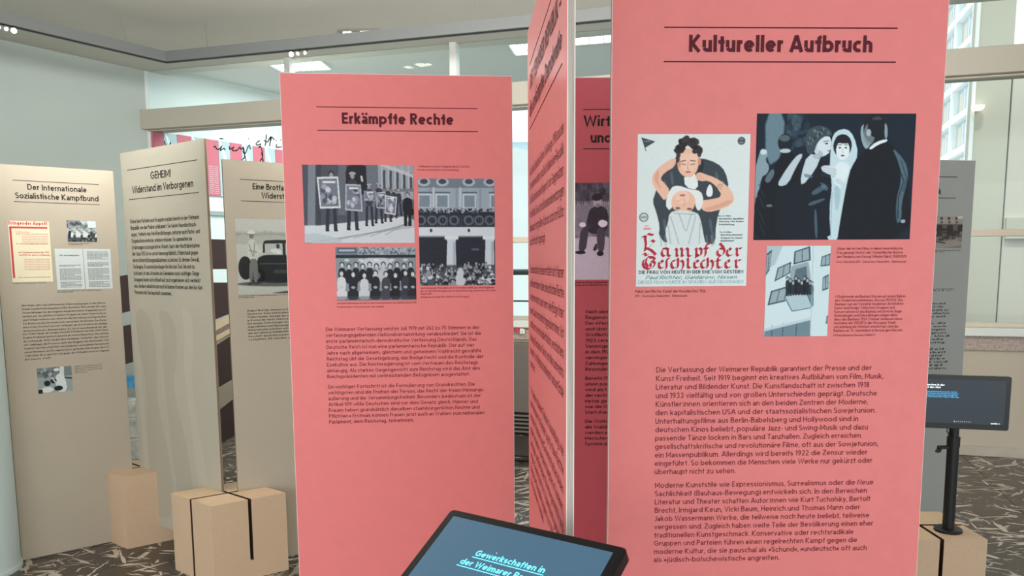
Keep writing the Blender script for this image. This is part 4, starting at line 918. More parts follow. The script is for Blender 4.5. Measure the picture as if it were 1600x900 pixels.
def words(t, name, lines, ink, w=.13, q=2, track=.13, y=-.0018, slant=0):
    if name == 'heading' and len(lines) > 1:
        for l in lines: words(t, 'heading', [l], ink, w, q, track, y, slant)
        return
    V, F = text_mesh(lines, w, q, track, y, slant); return link(name, V, F, ink, t, loc=(0, 0, t['H']))
def block(lines, spans, cap):
    return [(s, a, v, b, cap) for s, (a, v, b) in zip(lines, spans)]
def even(lines, u0, v0, dv, unit, cap, w=.13, maxw=None):
    out = []
    for i, s in enumerate(lines):
        W = text_strips(s, w, 1)[1] * unit
        if maxw: W = min(W, maxw)
        out.append((s, u0, v0 + dv * i, u0 + W, cap))
    return out

# --- the largest pink board
K = board(.1784, 1.4529, .0351, .6, 1.9909, 1.98, PINK, 'largest pink board, with a red-lettered poster and a film scene, right of centre', 'pink exhibition boards')
rules(K, [(.0922, .0854, .5085), (.0922, .1434, .5082)], INK_R, .0021)
words(K, 'heading', [('Kultureller Aufbruch', .1365, .1268, .4645, .0288)], INK_R, .21, 5, .09)
KB1 = ['Die Verfassung der Weimarer Republik garantiert der Presse und der', 'Kunst Freiheit. Seit 1919 beginnt ein kreatives Aufblühen von Film, Musik,', 'Literatur und Bildender Kunst. Die Kunstlandschaft ist zwischen 1918', 'und 1933 vielfältig und von großen Unterschieden geprägt. Deutsche', 'Künstler:innen orientieren sich an den beiden Zentren der Moderne,', 'den kapitalistischen USA und der staatssozialistischen Sowjetunion.', 'Unterhaltungsfilme aus Berlin-Babelsberg und Hollywood sind in', 'deutschen Kinos beliebt, populäre Jazz- und Swing-Musik und dazu', 'passende Tänze locken in Bars und Tanzhallen. Zugleich erreichen', 'gesellschaftskritische und revolutionäre Filme, oft aus der Sowjetunion,', 'ein Massenpublikum. Allerdings wird bereits 1922 die Zensur wieder', 'eingeführt. So bekommen die Menschen viele Werke nur gekürzt oder', 'überhaupt nicht zu sehen.']
KB2 = ['Moderne Kunststile wie Expressionismus, Surrealismus oder die Neue', 'Sachlichkeit (Bauhaus-Bewegung) entwickeln sich. In den Bereichen', 'Literatur und Theater schaffen Autor:innen wie Kurt Tucholsky, Bertolt', 'Brecht, Irmgard Keun, Vicki Baum, Heinrich und Thomas Mann oder', 'Jakob Wassermann Werke, die teilweise noch heute beliebt, teilweise', 'vergessen sind. Zugleich haben weite Teile der Bevölkerung einen eher', 'traditionellen Kunstgeschmack. Konservative oder rechtsradikale', 'Gruppen und Parteien führen einen regelrechten Kampf gegen die', 'moderne Kultur, die sie pauschal als »Schund«, »undeutsch« oft auch', 'als »jüdisch-bolschewistisch« angreifen.']
E1 = [.4916, .5142, .4883, .5037, .4874, .5028, .4704, .4897, .4768, .5105, .4911, .5013, .2407]
E2 = [.5053, .4937, .5009, .4819, .5005, .5088, .4717, .4795, .4987, .3301]
words(K, 'body_text', [(s, .0876, .6964 + .01605 * i, E1[i], .0101) for i, s in enumerate(KB1)] + [(s, .0888, .9152 + .01612 * i, E2[i], .0101) for i, s in enumerate(KB2)], INK_B, .12, 3, .15)
words(K, 'caption', [('› Einer der ersten Filme, in denen eine lesbische', .4165, .4742, .5388, .0052), ('Frau gezeigt wird ist der Stummfilm Die Büchse', .4165, .4815, .5392, .0052), ('der Pandora von Georg Wilhelm Pabst, 1928/1929.', .4165, .4888, .5468, .0052), ('Foto: Film-Kiste DFF – Deutsches Filminstitut & Filmmuseum', .4165, .4980, .5461, .0042)], INK_B, .12, 1, .14)
CP2 = ['› Studierende am Bauhaus Dessau auf einem Balkon', 'des Studentenwohnheims, Dessau 1931/32. Das', 'Bauhaus war ein Vorreiter moderner Architektur,', 'Kunst und Design. Völkischen Gruppen und', 'Konservativen ist das Bauhaus ein Dorn im Auge.', 'Anfeindungen und Diskreditungen einigen dafür,', 'dass das Bauhaus 1924 Weimar verlassen muss.', 'Nachdem die NSDAP in der Dessauer Stadt-', 'versammlung die Mehrheit erreicht hat, wird das', 'Bauhaus am 30. September in Dessau geschlossen.']
EC2 = [.5484, .5439, .5467, .529, .5438, .5358, .5458, .5341, .5381, .5469]
words(K, 'caption', [(s, .4165, .5615 + .00697 * i, EC2[i], .0052) for i, s in enumerate(CP2)] + [('Stiftung Bauhaus Dessau (I 16960 F)', .4155, .6325, .4953, .0042)], INK_B, .12, 1, .14)
words(K, 'caption', [('Plakat zum Film Der Kampf der Geschlechter, 1926.', .0466, .5495, .177, .0054), ('DFF – Deutsches Filminstitut & Filmmuseum', .0466, .5575, .1418, .0044)], INK_B, .12, 1, .14)
pic_still().build('film_scene_photograph', K, (.2614, .2323, .5505, .4555), 1.98, label='blue-toned photograph of a man in a dark suit and two women')
pic_balcony().build('balcony_photograph', K, (.2865, .4664, .4048, .6318), 1.98, label='pale photograph of a group on a balcony')
PR = (.0478, .2678, .2506, .5382)
po = pic_poster().build('film_poster', K, PR, 1.98, label='pale poster with a couple and red blackletter')
# lettering of the poster: broad-nib strokes in sketch units of the poster's lower part
PK = [  # K
 [(205, 150), (250, 112), (320, 128)], [(178, 150), (215, 140), (232, 160)], [(215, 140), (228, 240), (212, 330)], [(268, 215), (300, 190), (335, 215), (300, 245), (228, 320)], [(228, 290), (290, 315), (350, 375), (310, 398)], [(180, 370), (212, 355), (228, 385), (262, 372)],
 [(432, 300), (470, 292), (505, 310)], [(470, 300), (430, 320), (422, 350), (430, 380), (455, 398), (500, 365)], [(500, 300), (498, 375), (520, 398), (545, 385)],
 [(575, 312), (600, 295), (612, 320), (608, 380), (590, 400)], [(608, 380), (625, 400)], [(625, 320), (660, 292), (678, 315), (674, 380), (662, 400)], [(674, 380), (690, 400)], [(692, 320), (735, 292), (752, 315), (750, 380), (765, 400), (795, 390)],
 [(825, 312), (850, 295), (858, 320), (852, 418)], [(862, 315), (895, 292), (922, 315), (915, 380), (880, 398), (862, 372)],
 [(1025, 245), (990, 240), (975, 275), (972, 370), (960, 400)], [(948, 298), (1010, 298)],
 [(1150, 235), (1190, 280), (1210, 330), (1195, 375), (1160, 400), (1122, 375), (1118, 330), (1150, 298), (1190, 305)],
 [(1240, 350), (1290, 320), (1272, 298), (1240, 320), (1240, 375), (1265, 398), (1310, 380)],
 [(1335, 312), (1358, 295), (1366, 320), (1362, 375), (1380, 398)], [(1366, 320), (1392, 300), (1425, 300)]]
PG = [
 [(310, 405), (250, 400), (198, 440), (186, 490), (205, 535), (260, 558), (320, 530), (340, 480), (300, 450), (270, 470)], [(235, 420), (222, 480), (250, 530)], [(270, 420), (320, 410), (338, 440)], [(280, 480), (285, 530)],
 [(385, 500), (440, 470), (420, 446), (388, 468), (386, 525), (412, 550), (452, 532)],
 [(520, 425), (492, 425), (482, 460), (484, 530), (472, 560)],
 [(590, 455), (560, 450), (542, 480), (545, 525), (568, 550), (600, 535)],
 [(620, 420), (628, 450), (624, 530), (610, 552)], [(632, 470), (668, 448), (692, 475), (690, 530), (668, 570)],
 [(745, 420), (752, 450), (748, 525), (765, 550), (790, 538)],
 [(826, 500), (880, 470), (862, 446), (830, 468), (828, 525), (852, 550), (895, 532)],
 [(960, 455), (935, 450), (916, 480), (918, 525), (940, 550), (975, 535)],
 [(992, 420), (1000, 450), (996, 530), (984, 552)], [(1004, 470), (1038, 448), (1062, 475), (1060, 530), (1038, 570)],
 [(1130, 412), (1122, 450), (1120, 525), (1140, 550), (1178, 535)], [(1100, 455), (1160, 450)],
 [(1218, 500), (1272, 470), (1255, 446), (1222, 468), (1220, 525), (1244, 550), (1288, 532)],
 [(1325, 462), (1346, 446), (1354, 470), (1350, 525), (1368, 550)], [(1354, 470), (1380, 450), (1412, 452)]]
def poster_uv(x, y):
    X = 980 + x / 8.0; Y = 350 + y / 8.0
    v = (Y - 209.7) / (447.2 - 209.7); l = 997.3 + (992.3 - 997.3) * v; r = 1172.7 + (1165 - 1172.7) * v
    return (PR[0] + (PR[2] - PR[0]) * (X - l) / (r - l), PR[1] + (PR[3] - PR[1]) * v)
NV = []; NF = []
for stt in PK + PG:
    for i in range(len(stt) - 1):
        (x0, y0), (x1, y1) = stt[i], stt[i + 1]; nx, ny = 15, -12; n_ = len(NV)
        P = [(x0 - nx, y0 - ny), (x0 + nx, y0 + ny), (x1 + nx, y1 + ny), (x1 - nx, y1 - ny)]
        P2 = [(x0 - 7, y0 - 9), (x0 + 7, y0 - 9), (x0 + 7, y0 + 9), (x0 - 7, y0 + 9)] if i == 0 else []
        Q = [(x0 - 5, y0 + 5), (x0 + 5, y0 - 5), (x1 + 5, y1 - 5), (x1 - 5, y1 + 5)]
        for R in (P, Q):
            m_ = len(NV)
            for a in R:
                u, v = poster_uv(*a); NV.append((u, -.0019, -v))
            NF.append((m_, m_ + 1, m_ + 2, m_ + 3))
link('blackletter_title', NV, NF, RED, po)
def pl(x0, y, x1, cap, s, ink, w, slant=0, name='poster_text'):
    a = poster_uv(x0, y); b = poster_uv(x1, y); V, F = text_mesh([(s, a[0], a[1], b[0], cap)], w, 3, .14, -.0019, slant); link(name, V, F, ink, po)
pl(135, 617, 1442, .0061, 'DIE FRAU VON HEUTE IN DER EHE VON GESTERN', NAVYINK, .17)
pl(215, 685, 1355, .0066, 'Paul Richter, Gaidarow, Nissen', TEAL, .13, .35)
pl(125, 745, 1442, .0060, 'DIESER FILM WURDE IN SPANIEN AUFGENOMMEN', mat('pale_teal_ink', (120, 165, 168), .6), .10)
for (y, x0, x1, s) in ((-128, 1130, 1290, 'Do. 4. März'), (-92, 1140, 1450, 'Operndirektion, Jugendbühne'), (-58, 1140, 1450, 'Jean Dax, Nils Asther'), (-20 + 0, 1140, 1330, 'Schriftleitung'), (104, 1150, 1300, 'So. 6. März'), (138, 1160, 1435, 'Alice Heim, Heinrichstr'), (178, 1160, 1435, 'Stuttgarter Str., Mainzer'), (212, 1160, 1330, 'Hauptbahnhof')):
    yy = y + (0 if y > 0 else 28)
    pl(x0, yy, x1, .0028, s, NAVYINK, .2)

# --- pink board with one-line title, left of centre
E = board(-.5926, 2.1163, .0934, .6, 1.9849, 1.98, PINK, 'pink board with three black and white photographs, left of centre', 'pink exhibition boards')
rules(E, [(.0906, .0843, .5085), (.0906, .1434, .5085)], INK_R, .0019)
words(E, 'heading', [('Erkämpfte Rechte', .1546, .1266, .4438, .0285)], INK_R, .205, 5, .09)
EB1 = ['Die Weimarer Verfassung wird im Juli 1919 mit 262 zu 75 Stimmen in der', 'verfassungsgebenden Nationalversammlung verabschiedet. Sie ist die', 'erste parlamentarisch-demokratische Verfassung Deutschlands. Das', 'Deutsche Reich ist nun eine parlamentarische Republik. Der auf vier', 'Jahre nach allgemeinem, gleichem und geheimem Wahlrecht gewählte', 'Reichstag übt die Gesetzgebung, das Budgetrecht und die Kontrolle der', 'Exekutive aus. Die Reichsregierung ist vom Vertrauen des Reichstags', 'abhängig. Als starkes Gegengewicht zum Reichstag wird das Amt des', 'Reichspräsidenten mit weitreichenden Befugnissen ausgestattet.']
EB2 = ['Ein wichtiger Fortschritt ist die Formulierung von Grundrechten. Die', 'wichtigsten sind die Freiheit der Person, das Recht der freien Meinungs-', 'äußerung und die Versammlungsfreiheit. Besonders bedeutsam ist der', 'Artikel 109: »Alle Deutschen sind vor dem Gesetz gleich. Männer und', 'Frauen haben grundsätzlich dieselben staatsbürgerlichen Rechte und', 'Pflichten.« Erstmals können Frauen jetzt auch an Wahlen zum nationalen', 'Parlament, dem Reichstag, teilnehmen.']
EE1 = [.5065, .5104, .498, .4913, .5115, .5162, .5005, .5061, .478]; EE2 = [.4916, .5177, .5077, .4993, .504, .5179, .3235]
words(E, 'body_text', [(s, .0949, .6669 + .01595 * i, EE1[i], .0101) for i, s in enumerate(EB1)] + [(s, .0957, .8226 + .01605 * i, EE2[i], .0101) for i, s in enumerate(EB2)], INK_B, .12, 2, .15)
pic_march().build('photograph', E, (.0487, .2312, .3362, .4339), 1.98, label='black and white photograph of men carrying placards down steps')
pic_reichstag().build('photograph', E, (.3479, .2655, .5506, .5478), 1.98, label='black and white photograph of a crowd below and on a balcony')
pic_women().build('photograph', E, (.1275, .4441, .3377, .586), 1.98, label='black and white photograph of two rows of women')
words(E, 'caption', [('‹ Wahlkampf im zweiten Wahlgang in Berlin, 31. Juli 1932', .3465, .2365, .4855, .0052), ('Landesarchiv Berlin, Fotosammlung', .347, .2450, .4553, .0046)], INK_B, .12, 1, .14)
words(E, 'caption', [('Ausrufung der Republik am 9. November. Blick auf die Mitglieder', .3491, .5567, .5479, .0050), ('der ersten Reichsregierung vor dem Reichstag, Ansprache zur Wahl', .349, .5645, .5507, .0050), ('August 1919', .3488, .5722, .3784, .0050), ('Bundesarchiv Bild 146-1998-011-16, Fotograf', .3487, .5806, .479, .0046)], INK_B, .12, 1, .14)
words(E, 'caption', [('Gewerkschafterinnen auf der ersten Frauenkonferenz des ADGB in Berlin 1919', .1269, .5952, .3371, .0050), ('Friedrich-Ebert-Stiftung, Archiv der sozialen', .1266, .6050, .2512, .0046)], INK_B, .12, 1, .14)

# --- pink board edge-on
WW = .7609
W_ = board(.0436, 2.0368, -1.5123, WW, 2.0582, 1.985, PINK, 'pink board seen steeply from the side, plywood edge toward the viewer', 'pink exhibition boards')
rules(W_, [(.065, .0924, .705), (.065, .2423, .705)], INK_R, .002)
words(W_, 'heading', [('DIE WEIMARER REPUBLIK –', .08, .1545, .690, .036), ('die umkämpfte Demokratie', .068, .2165, .700, .036)], INK_R, .17, 4, .10)
WB = ['Nach dem Ende des Ersten Weltkriegs 1918 und der', 'Novemberrevolution wird Deutschland eine Republik.', 'Die Zeit zwischen den Kriegen ist von Gegensätzen,', 'von Armut, Gewalt und Auseinandersetzungen', 'aber auch von großem Aufbruch und von Kultur', 'und Fortschritt geprägt.', '', 'Das demokratische Leben entfaltet sich: Männer', 'und Frauen können wählen, die politischen Rechte', 'werden erweitert, auch wenn viele Bürger ihrer', 'neuen Staatsform skeptisch gegenüberstehen. Not', 'und Krisen, wie etwa die Inflation, erschüttern', 'die junge Demokratie. Sie ist von links und rechts', 'bedroht, von Beginn an umkämpft und am Ende', 'zerstört.', '', 'Wir zeigen in diesem Teil der Ausstellung, wie', 'die Menschen für Freiheit und für ihre Rechte', 'eintreten. Parteien und Gewerkschaften bilden', 'große Verbände. Viele davon kämpfen in Vereinen,', 'Zeitungen und Betrieben für eine gerechte und', 'offene Gesellschaft. Ihr Widerstand gegen die', 'Feinde der Republik beginnt vor 1933 und bleibt', 'bis heute ein Vorbild.']
words(W_, 'body_text', even([s for s in WB], .067, .354, .0332, .0262, .0205, .13, .665), INK_B, .12, 2, .15)

# --- pink board behind; its neighbours' shade is partly put into the print colour
R_ = board(.1077, 2.2405, .0074, .6, 1.9962, 1.98, mat('shaded_pink_print', (200, 88, 98), .5, .3, noise=.03, nscale=30), 'pink board with shade put into its colour, glimpsed between the two nearest pink boards', 'pink exhibition boards')
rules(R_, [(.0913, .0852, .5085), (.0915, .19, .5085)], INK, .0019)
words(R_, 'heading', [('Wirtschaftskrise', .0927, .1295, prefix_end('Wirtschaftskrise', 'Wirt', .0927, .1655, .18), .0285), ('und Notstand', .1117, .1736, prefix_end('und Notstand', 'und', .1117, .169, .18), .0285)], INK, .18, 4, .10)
pic_veteran().build('photograph', R_, (.0487, .2814, .47, .5483), 1.98, tone=1.22, label='purple-grey photograph of seated man in cap and boots')
RB = ['Nach dem Ende des Krieges muss die junge deutsche', 'Regierung hohe Reparationen an die Sieger zahlen.', 'Der »Versailler Vertrag« belastet die Wirtschaft', 'und über allem steht die Schuldfrage. Auch in', 'Großbritannien und Frankreich fehlt das Geld.', '1923 verelendet ein großer Teil der Menschen,', 'Vermögen und Ersparnisse werden wertlos und', 'in den 1920er Jahren kann die neue Währung das', 'verringern. Der Staat kommt seinen laufenden', 'Zahlungen nach, doch die Not bleibt groß.', 'Besonders hart trifft sie die Arbeiterschaft.', '', 'Bereits 1924 bessert sich die Lage. Die Volks-', 'union politischer Kräfte hält nicht lange an, sie', 'wird als Feind gesehen. Konservative Parteien und', 'der rechte Rand verstärken ihre Angriffe mit', 'Hetze gegen Minderheiten und Republik, so', 'wie die NSDAP, die um Stimmen wirbt.', 'Statt Ausgleich gibt es Streit im Parlament.', '', 'Die Weltwirtschaftskrise ab 1929 zerstört', 'die Stabilität. Millionen Beschäftigte', 'werden arbeitslos, und immer mehr', 'Menschen verlieren das Vertrauen in das', 'System der Demokratie.']
RL = []; v_ = .6405
for s in RB:
    if s == '': v_ += .0100; continue
    RL += even([s], .1003, v_ + .0015, 0, .0118, .0100, .135, .42); v_ += .01635
words(R_, 'body_text', RL, INK, .125, 2, .15)
words(R_, 'caption', [('Kriegsversehrter beim Betteln auf der Straße, Berlin 1923', .0685, .5575, .24, .0050), ('Bundesarchiv Bild 146-1972-062', .0685, .565, .16, .0046)], INK, .15, 1, .14)

# --- leftmost beige board
I_ = board(-2.5019, 3.9024, .698, .548, 1.9849, 1.98, BEIGE, 'leftmost beige board, with cream leaflet and small photographs', 'beige exhibition boards', EDGE_B, RIM_B)
rules(I_, [(.092, .074, .475), (.0908, .1768, .4735)], INK_BG, .003)
words(I_, 'heading', [('Der Internationale', .1522, .1172, .416, .0285), ('Sozialistische Kampfbund', .0976, .1605, .4689, .0285)], INK, .16, 3, .10)
IB = ['Eine kleine, aber sehr einflussreiche Widerstandsgruppe ist der Interna-', 'tionale Sozialistische Kampfbund (ISK). Bis Herbst 1932 ruft der ISK seine', 'Veranstaltungen für die möglichst mitgliederstarken Organisationen öf-', 'fentlich auf. Sie arbeiten in kleinen Gruppen an vielen Orten im Reich,', 'und Verlage verlieren und setzen auf die Herstellung von Flugschriften.', 'Für Briefe werden Deckadressen verwendet. Ein Beispiel: Das Reise-', 'büro ist aus Sicherheit auch ein Treffpunkt, der ihren Kurieren als wichtige', 'Informationen dienen kann. Es wird zunehmend für die']
IB2 = ['Das Widerstands der Gruppe besteht in Frankfurt am Main unter Maria', 'Regime Probleme um Post und wird ab vorerst Bauernhaus. Die Leitung', 'ihr Leitung ab. 1936 werden ihre Anhänger verhaftet, das Gericht', 'ISK-Lieblingen die Prozesse auch das Flugblatt der Deutschen. Wie', 'Frankfurt am Main erhält Hilfe von Ausländern und anderen Personen mit', 'einem Reisepass auf ihr eigene Kasse gefunden. Die Gruppe aber ist', 'Widerstand, die zu geleistet wird gegen das NS-Regime sowie sich dagegen', 'bis heute stellt.']
words(I_, 'body_text', [(s, .088, .6905 + .0181 * i, .47, .0098) for i, s in enumerate(IB)] + [(s, .084, .8330 + .0182 * i, .472 if i < 7 else .2, .0098) for i, s in enumerate(IB2)], INK_BG, .15, 1, .15)
pp = MB().box(0, -.0014, 0, .1766, -.0008, .2995).build('leaflet', mat('cream_paper', (232, 224, 192), .7), I_, loc=(.0574, 0, 1.98 - .5697))
lf = MB().box(.004, -.0018, .02, .0125, -.0014, .272).box(.004, -.0018, .2635, .168, -.0014, .272).build('red_bar', RED, pp)
AP = [('Dringender Appell!', .002, -.281, .168, .017, .2)] + [('Zur Überwindung', .03, -.243, .085, .0055, .14), ('Wollen wir zusammen die politischen Kräfte', .03, -.234, .168, .0055, .16), ('zur Zusammenarbeit der SPD', .034, -.142, .168, .0085, .17), ('und KPD für diesen Wahlkampf', .036, -.129, .172, .0085, .17), ('Es rufen zur Einigkeit alle Arbeiter', .028, -.185, .165, .006, .16), ('Unter die Unterschriften bitte hier', .026, -.020, .165, .006, .16)]
rr = random.Random(4)
for i in range(5): AP.append(('die Vernichtung aller Freiheiten und der Organisationen', .055, -.224 + .0085 * i, .168, .0042, .14))
for i in range(7): AP.append(('Sorgen wir dafür dass nicht Trägheit der Natur und Feigheit', .055, -.110 + .0085 * i, .168, .0042, .14))
VV = []; FF = []
for a in AP:
    V, F = text_mesh([a[:5]], a[5], 1, .14, -.0018); n_ = len(VV); VV += V; FF += [tuple(i + n_ for i in f) for f in F]
link('leaflet_text', VV, FF, RED, pp)
pic_group().build('photograph', I_, (.313, .2611, .4487, .369), 1.98, label='small black and white group photograph at upper right')
pic_kitchen().build('photograph', I_, (.131, 1.0053, .2872, 1.1346), 1.98, label='small black and white kitchen photograph at the bottom')
for (a, b, ttl) in ((.2504, .3771, 'Ziel- und Kampfpunkte'), (.3808, .5094, '')):
    pg = MB().box(0, -.0014, 0, b - a, -.0008, .2069).build('document_page', mat('pale_page', (206, 214, 212), .7), I_, loc=(a, 0, 1.98 - .6114))
    L = []; k0 = 3 if ttl else 0
    if ttl: L.append((ttl, .02, -.170, .11, .007))
    for i in range(k0 * 3, 30):
        if i in (7, 8, 13, 24) or (ttl and i in (9, 10)): continue
        L.append(('durch das ganze Volk und wir rufen zur Tat auf die', .016, -.190 + .0062 * i, b - a - .014 - (.03 if i % 7 == 5 else 0), .0042))
    V, F = text_mesh(L, .2, 1, .14, -.0018); link('page_text', V, F, INK, pg)
words(I_, 'caption', [('Flugblatt Dringender Appell', .0574, .5775, .1986, .005), ('Gründung der Gruppe in Eisenach', .3132, .3790, .4131, .005), ('Versammlungsordnung', .3132, .3850, .38, .005), ('Das geheime Programm aus der Werkstatt in Frankfurt', .2509, .6205, .4547, .005), ('am Main 1935', .2509, .627, .32, .005)] + [('Mitglieder einer Gruppe bei der Arbeit', .3009, 1.0125 + .0110 * i, .434 if i < 3 else .36, .0052) for i in range(4)], INK_BG, .15, 1, .14)

# --- second beige board, title in capitals
GH = 1.985
G_ = board(-2.053, 4.2826, -.6553, .7866, 2.0791, GH, BEIGE_LIGHT, 'beige board with capital-letter title and text only, right edge slotted in the front block', 'beige exhibition boards', EDGE_B, RIM_B)
rules(G_, [(.0655, .0923, .723), (.0655, .2432, .723)], INK, .003)
words(G_, 'heading', [('GEHEIM!', .2961, .1535, .4858, .0365), ('Widerstand im Verborgenen', .1056, .2140, .6807, .0365)], INK, .15, 4, .10)
GB = ['Kleine linke Parteien und Gruppen wurden bereits in der Weimarer', 'Republik von der Polizei schikaniert. Sie haben Hausdurchsuch-', 'ungen, Verbote von Veröffentlichungen, mitunter auch Partei- und', 'Organisationsverbote, erleben müssen. So sammelten sie', 'Erfahrungen in konspirativer Arbeit. Nach der Machtübernahme', 'der Nazis 1933 ist es sofort lebensgefährlich, Widerstand gegen', 'deren Unterstützungsmaßnahmen zu leisten. Es drohen Gewalt,', 'Gefängnis, Konzentrationslager bis hin zum Tod. Um sich zu', 'schützen, ist das Arbeiten im Geheimen noch wichtiger. Einige', 'Gruppen lösen sich offiziell auf und organisieren sich verdeckt', 'neu. Andere arbeiten nur noch in kleinen Kreisen aus drei bis fünf', 'Personen mit Gestapohaft zusammen.']
EG = [.7178, .6899, .7164, .6451, .7086, .6907, .7004, .6545, .692, .7002, .7116, .4313]
words(G_, 'body_text', [(s, .0655, .3670 + .0336 * i, EG[i], .0215) for i, s in enumerate(GB)], INK, .145, 2, .13)
def motif(t, pts, m, H, y=-.0010):
    for _ in range(2):
        Q = []
        for i in range(len(pts)):
            a, b = pts[i], pts[(i + 1) % len(pts)]; Q += [(a[0] * .75 + b[0] * .25, a[1] * .75 + b[1] * .25), (a[0] * .25 + b[0] * .75, a[1] * .25 + b[1] * .75)]
        pts = Q
    link('tinted_motif', [(u, y, -v) for u, v in pts], [tuple(range(len(pts)))], m, t, loc=(0, 0, H))
motif(G_, [(.06, .80), (.20, .83), (.26, 1.0), (.22, 1.3), (.30, 1.5), (.36, 1.9), (.12, 1.95), (.10, 1.5), (.13, 1.2), (.06, 1.0)], BEIGE_FAINT, GH)
motif(G_, [(.28, .80), (.44, .84), (.46, 1.05), (.38, 1.2), (.50, 1.5), (.56, 1.95), (.40, 1.95), (.34, 1.5), (.30, 1.1), (.33, .95)], BEIGE_FAINT, GH, -.0011)
motif(G_, [(.50, .78), (.62, .84), (.60, 1.0), (.56, 1.2), (.66, 1.6), (.68, 1.95), (.60, 1.95), (.56, 1.5), (.50, 1.1), (.54, .92)], BEIGE_FAINT2, GH, -.0011)
motif(G_, [(.01, .78), (.05, .80), (.09, 1.2), (.10, 1.95), (.04, 1.95), (.05, 1.4), (.01, 1.0)], BEIGE_FAINT2, GH)

# --- third beige board with the car photograph
B_ = board(-1.35, 3.806, .5934, .5972, 1.9849, 1.98, BEIGE, 'beige board with a photograph of a man beside a dark car, cut off at right', 'beige exhibition boards', EDGE_B, RIM_B)
rules(B_, [(.0787, .0885, .51), (.0787, .1888, .51)], INK_BG, .0028)
words(B_, 'heading', [('Eine Brotfabrik im', .136, .1325, prefix_end('Eine Brotfabrik im', 'Eine Brotfa', .136, .286, .17), .0285), ('Widerstand', .1769, .1735, prefix_end('Widerstand', 'Widerst', .1769, .287, .17), .0285)], INK, .17, 3, .10)
pic_car().build('photograph', B_, (.046, .2725, .54, .633), 1.98, label='pale black and white photograph of a man leaning on a car')
BB = ['August Brotfab stammen in Göttingen Pfarrer und seine Frau', 'Geometrie. Dann wird zu einem Zentrum des Widerstands und', 'Widerstandes. Gerade durch die Kälte fehlt es an Nahrung', 'in Kreisel die Nacht: Nebensächlichkeiten von Hand gemacht', 'Die beiden Teiler bringen aus Nürnberg verbotene Schriften', 'Jugendlichen und Überzeugte. Reisende nehmen die Bücher', 'Hannoversche Schriften und verteilen sie unter den Fahrern,', 'die bei allem in Solidaritätsaktionen in Gruppen helfen', 'Geschäft durch Misstrauen bei den auf der Straße und in', 'verhaftet. 90 wurden angeklagt und verurteilt.']
words(B_, 'body_text', [(s, .083, .7164 + .0157 * i, .50, .0098) for i, s in enumerate(BB)], INK_BG, .15, 1, .15)
words(B_, 'caption', [('August Brotfab in seinem Lieferwagen vor dem Bäckerei-Gebäude in Nordhausen', .048, .642, .45, .005), ('Privatbesitz', .048, .650, .12, .005)], INK_BG, .15, 1, .14)

# --- grey board at the right
GR = board(1.6197, 3.7709, .1677, .6015, 1.9658, 1.96, GREYP, 'grey board with a sepia ruin photograph, behind the right monitor', None)
rules(GR, [(.0915, .0785, .5066), (.0915, .1770, .5060)], INK, .0028)
words(GR, 'heading', [('Zerstörung', .185, .119, .405, .0285), ('Trümmer in Hochdruck', .13, .160, .4261, .0285)], INK, .17, 3, .10)
pic_ruins().build('photograph', GR, (.1, .2618, .5511, .4125), 1.96, label='sepia photograph of ruined houses')
GB_ = ['Nach 1945 werden die Verhafteten und', 'der Gegner des Regimes befreit. Um', 'den Wiederaufbau einer Demokratie zu', 'erreichen, kehren viele der Exilierten', 'zurück und arbeiten mit.', '', 'Die Gewerkschaften, die', 'neu gegründet sind, auch', 'und sie erinnern an die Verfolgten.', 'Die Gesellschaft will nun vergessen,', 'dass sie es war. Und', 'bis heute ist die Rolle', 'einiger Menschen strittig.', '', 'Wir sehen die Zeit', 'der Widerstandsarbeit', 'als gelebte Demokratie', 'und damit als das Erbe', 'aus der Not. Mut und', 'wie Solidarität', 'weitergegeben werden.']
EGR = [.483, .4723, .501, .5076, .4954, 0, .4931, .4958, .4969, .502, .5136, .4854, .497, 0, .4916, .4992, .483, .5004, .5121, .4886, .5117]
words(GR, 'body_text', [(s, .0915, .682 + .0158 * i, EGR[i], .0098) for i, s in enumerate(GB_) if s], INK, .15, 1, .15)
words(GR, 'caption', [('Trümmerräumung in der zerstörten Innenstadt kurz nach dem Kriegsende 1945 und', .1, .426, .5465, .005), ('Stadtarchiv', .1, .433, .46, .005), ('Blick in die zerbombte Straße mit Passanten auf dem Weg', .1, .6095, .5245, .005), ('Stadtarchiv', .1, .6165, .515, .005)], INK, .15, 1, .14)

# ------------------------------------------------------------------ monitors
SCR_M = mat('dark_blue_screen', (56, 84, 104), .28, .45, emit=.62); SCR_D = mat('slate_screen', (50, 58, 66), .3, .3, emit=.3)
CYAN = mat('cyan_glow', (104, 226, 246), .4, emit=.95); CYB = mat('blue_glow', (70, 160, 205), .4, emit=.8); WHG = mat('white_glow', (225, 240, 248), .4, emit=.9)
def rounded(w, h, r, x0=0, y0=0, n=6):
    P = []
    for cx, cy, a in ((w - r, h - r, 0), (r, h - r, 90), (r, r, 180), (w - r, r, 270)):
        for i in range(n + 1):
            t = math.radians(a + 90 * i / n); P.append((x0 + cx + r * math.cos(t), y0 + cy + r * math.sin(t)))
    return P
def frame_matrix(t, O, ex, ey):
    ex = Vector(ex).normalized(); ey = Vector(ey).normalized(); n = ex.cross(ey); M_ = Matrix((ex, ey, n)).transposed().to_4x4(); M_.translation = Vector(O); t.matrix_world = M_
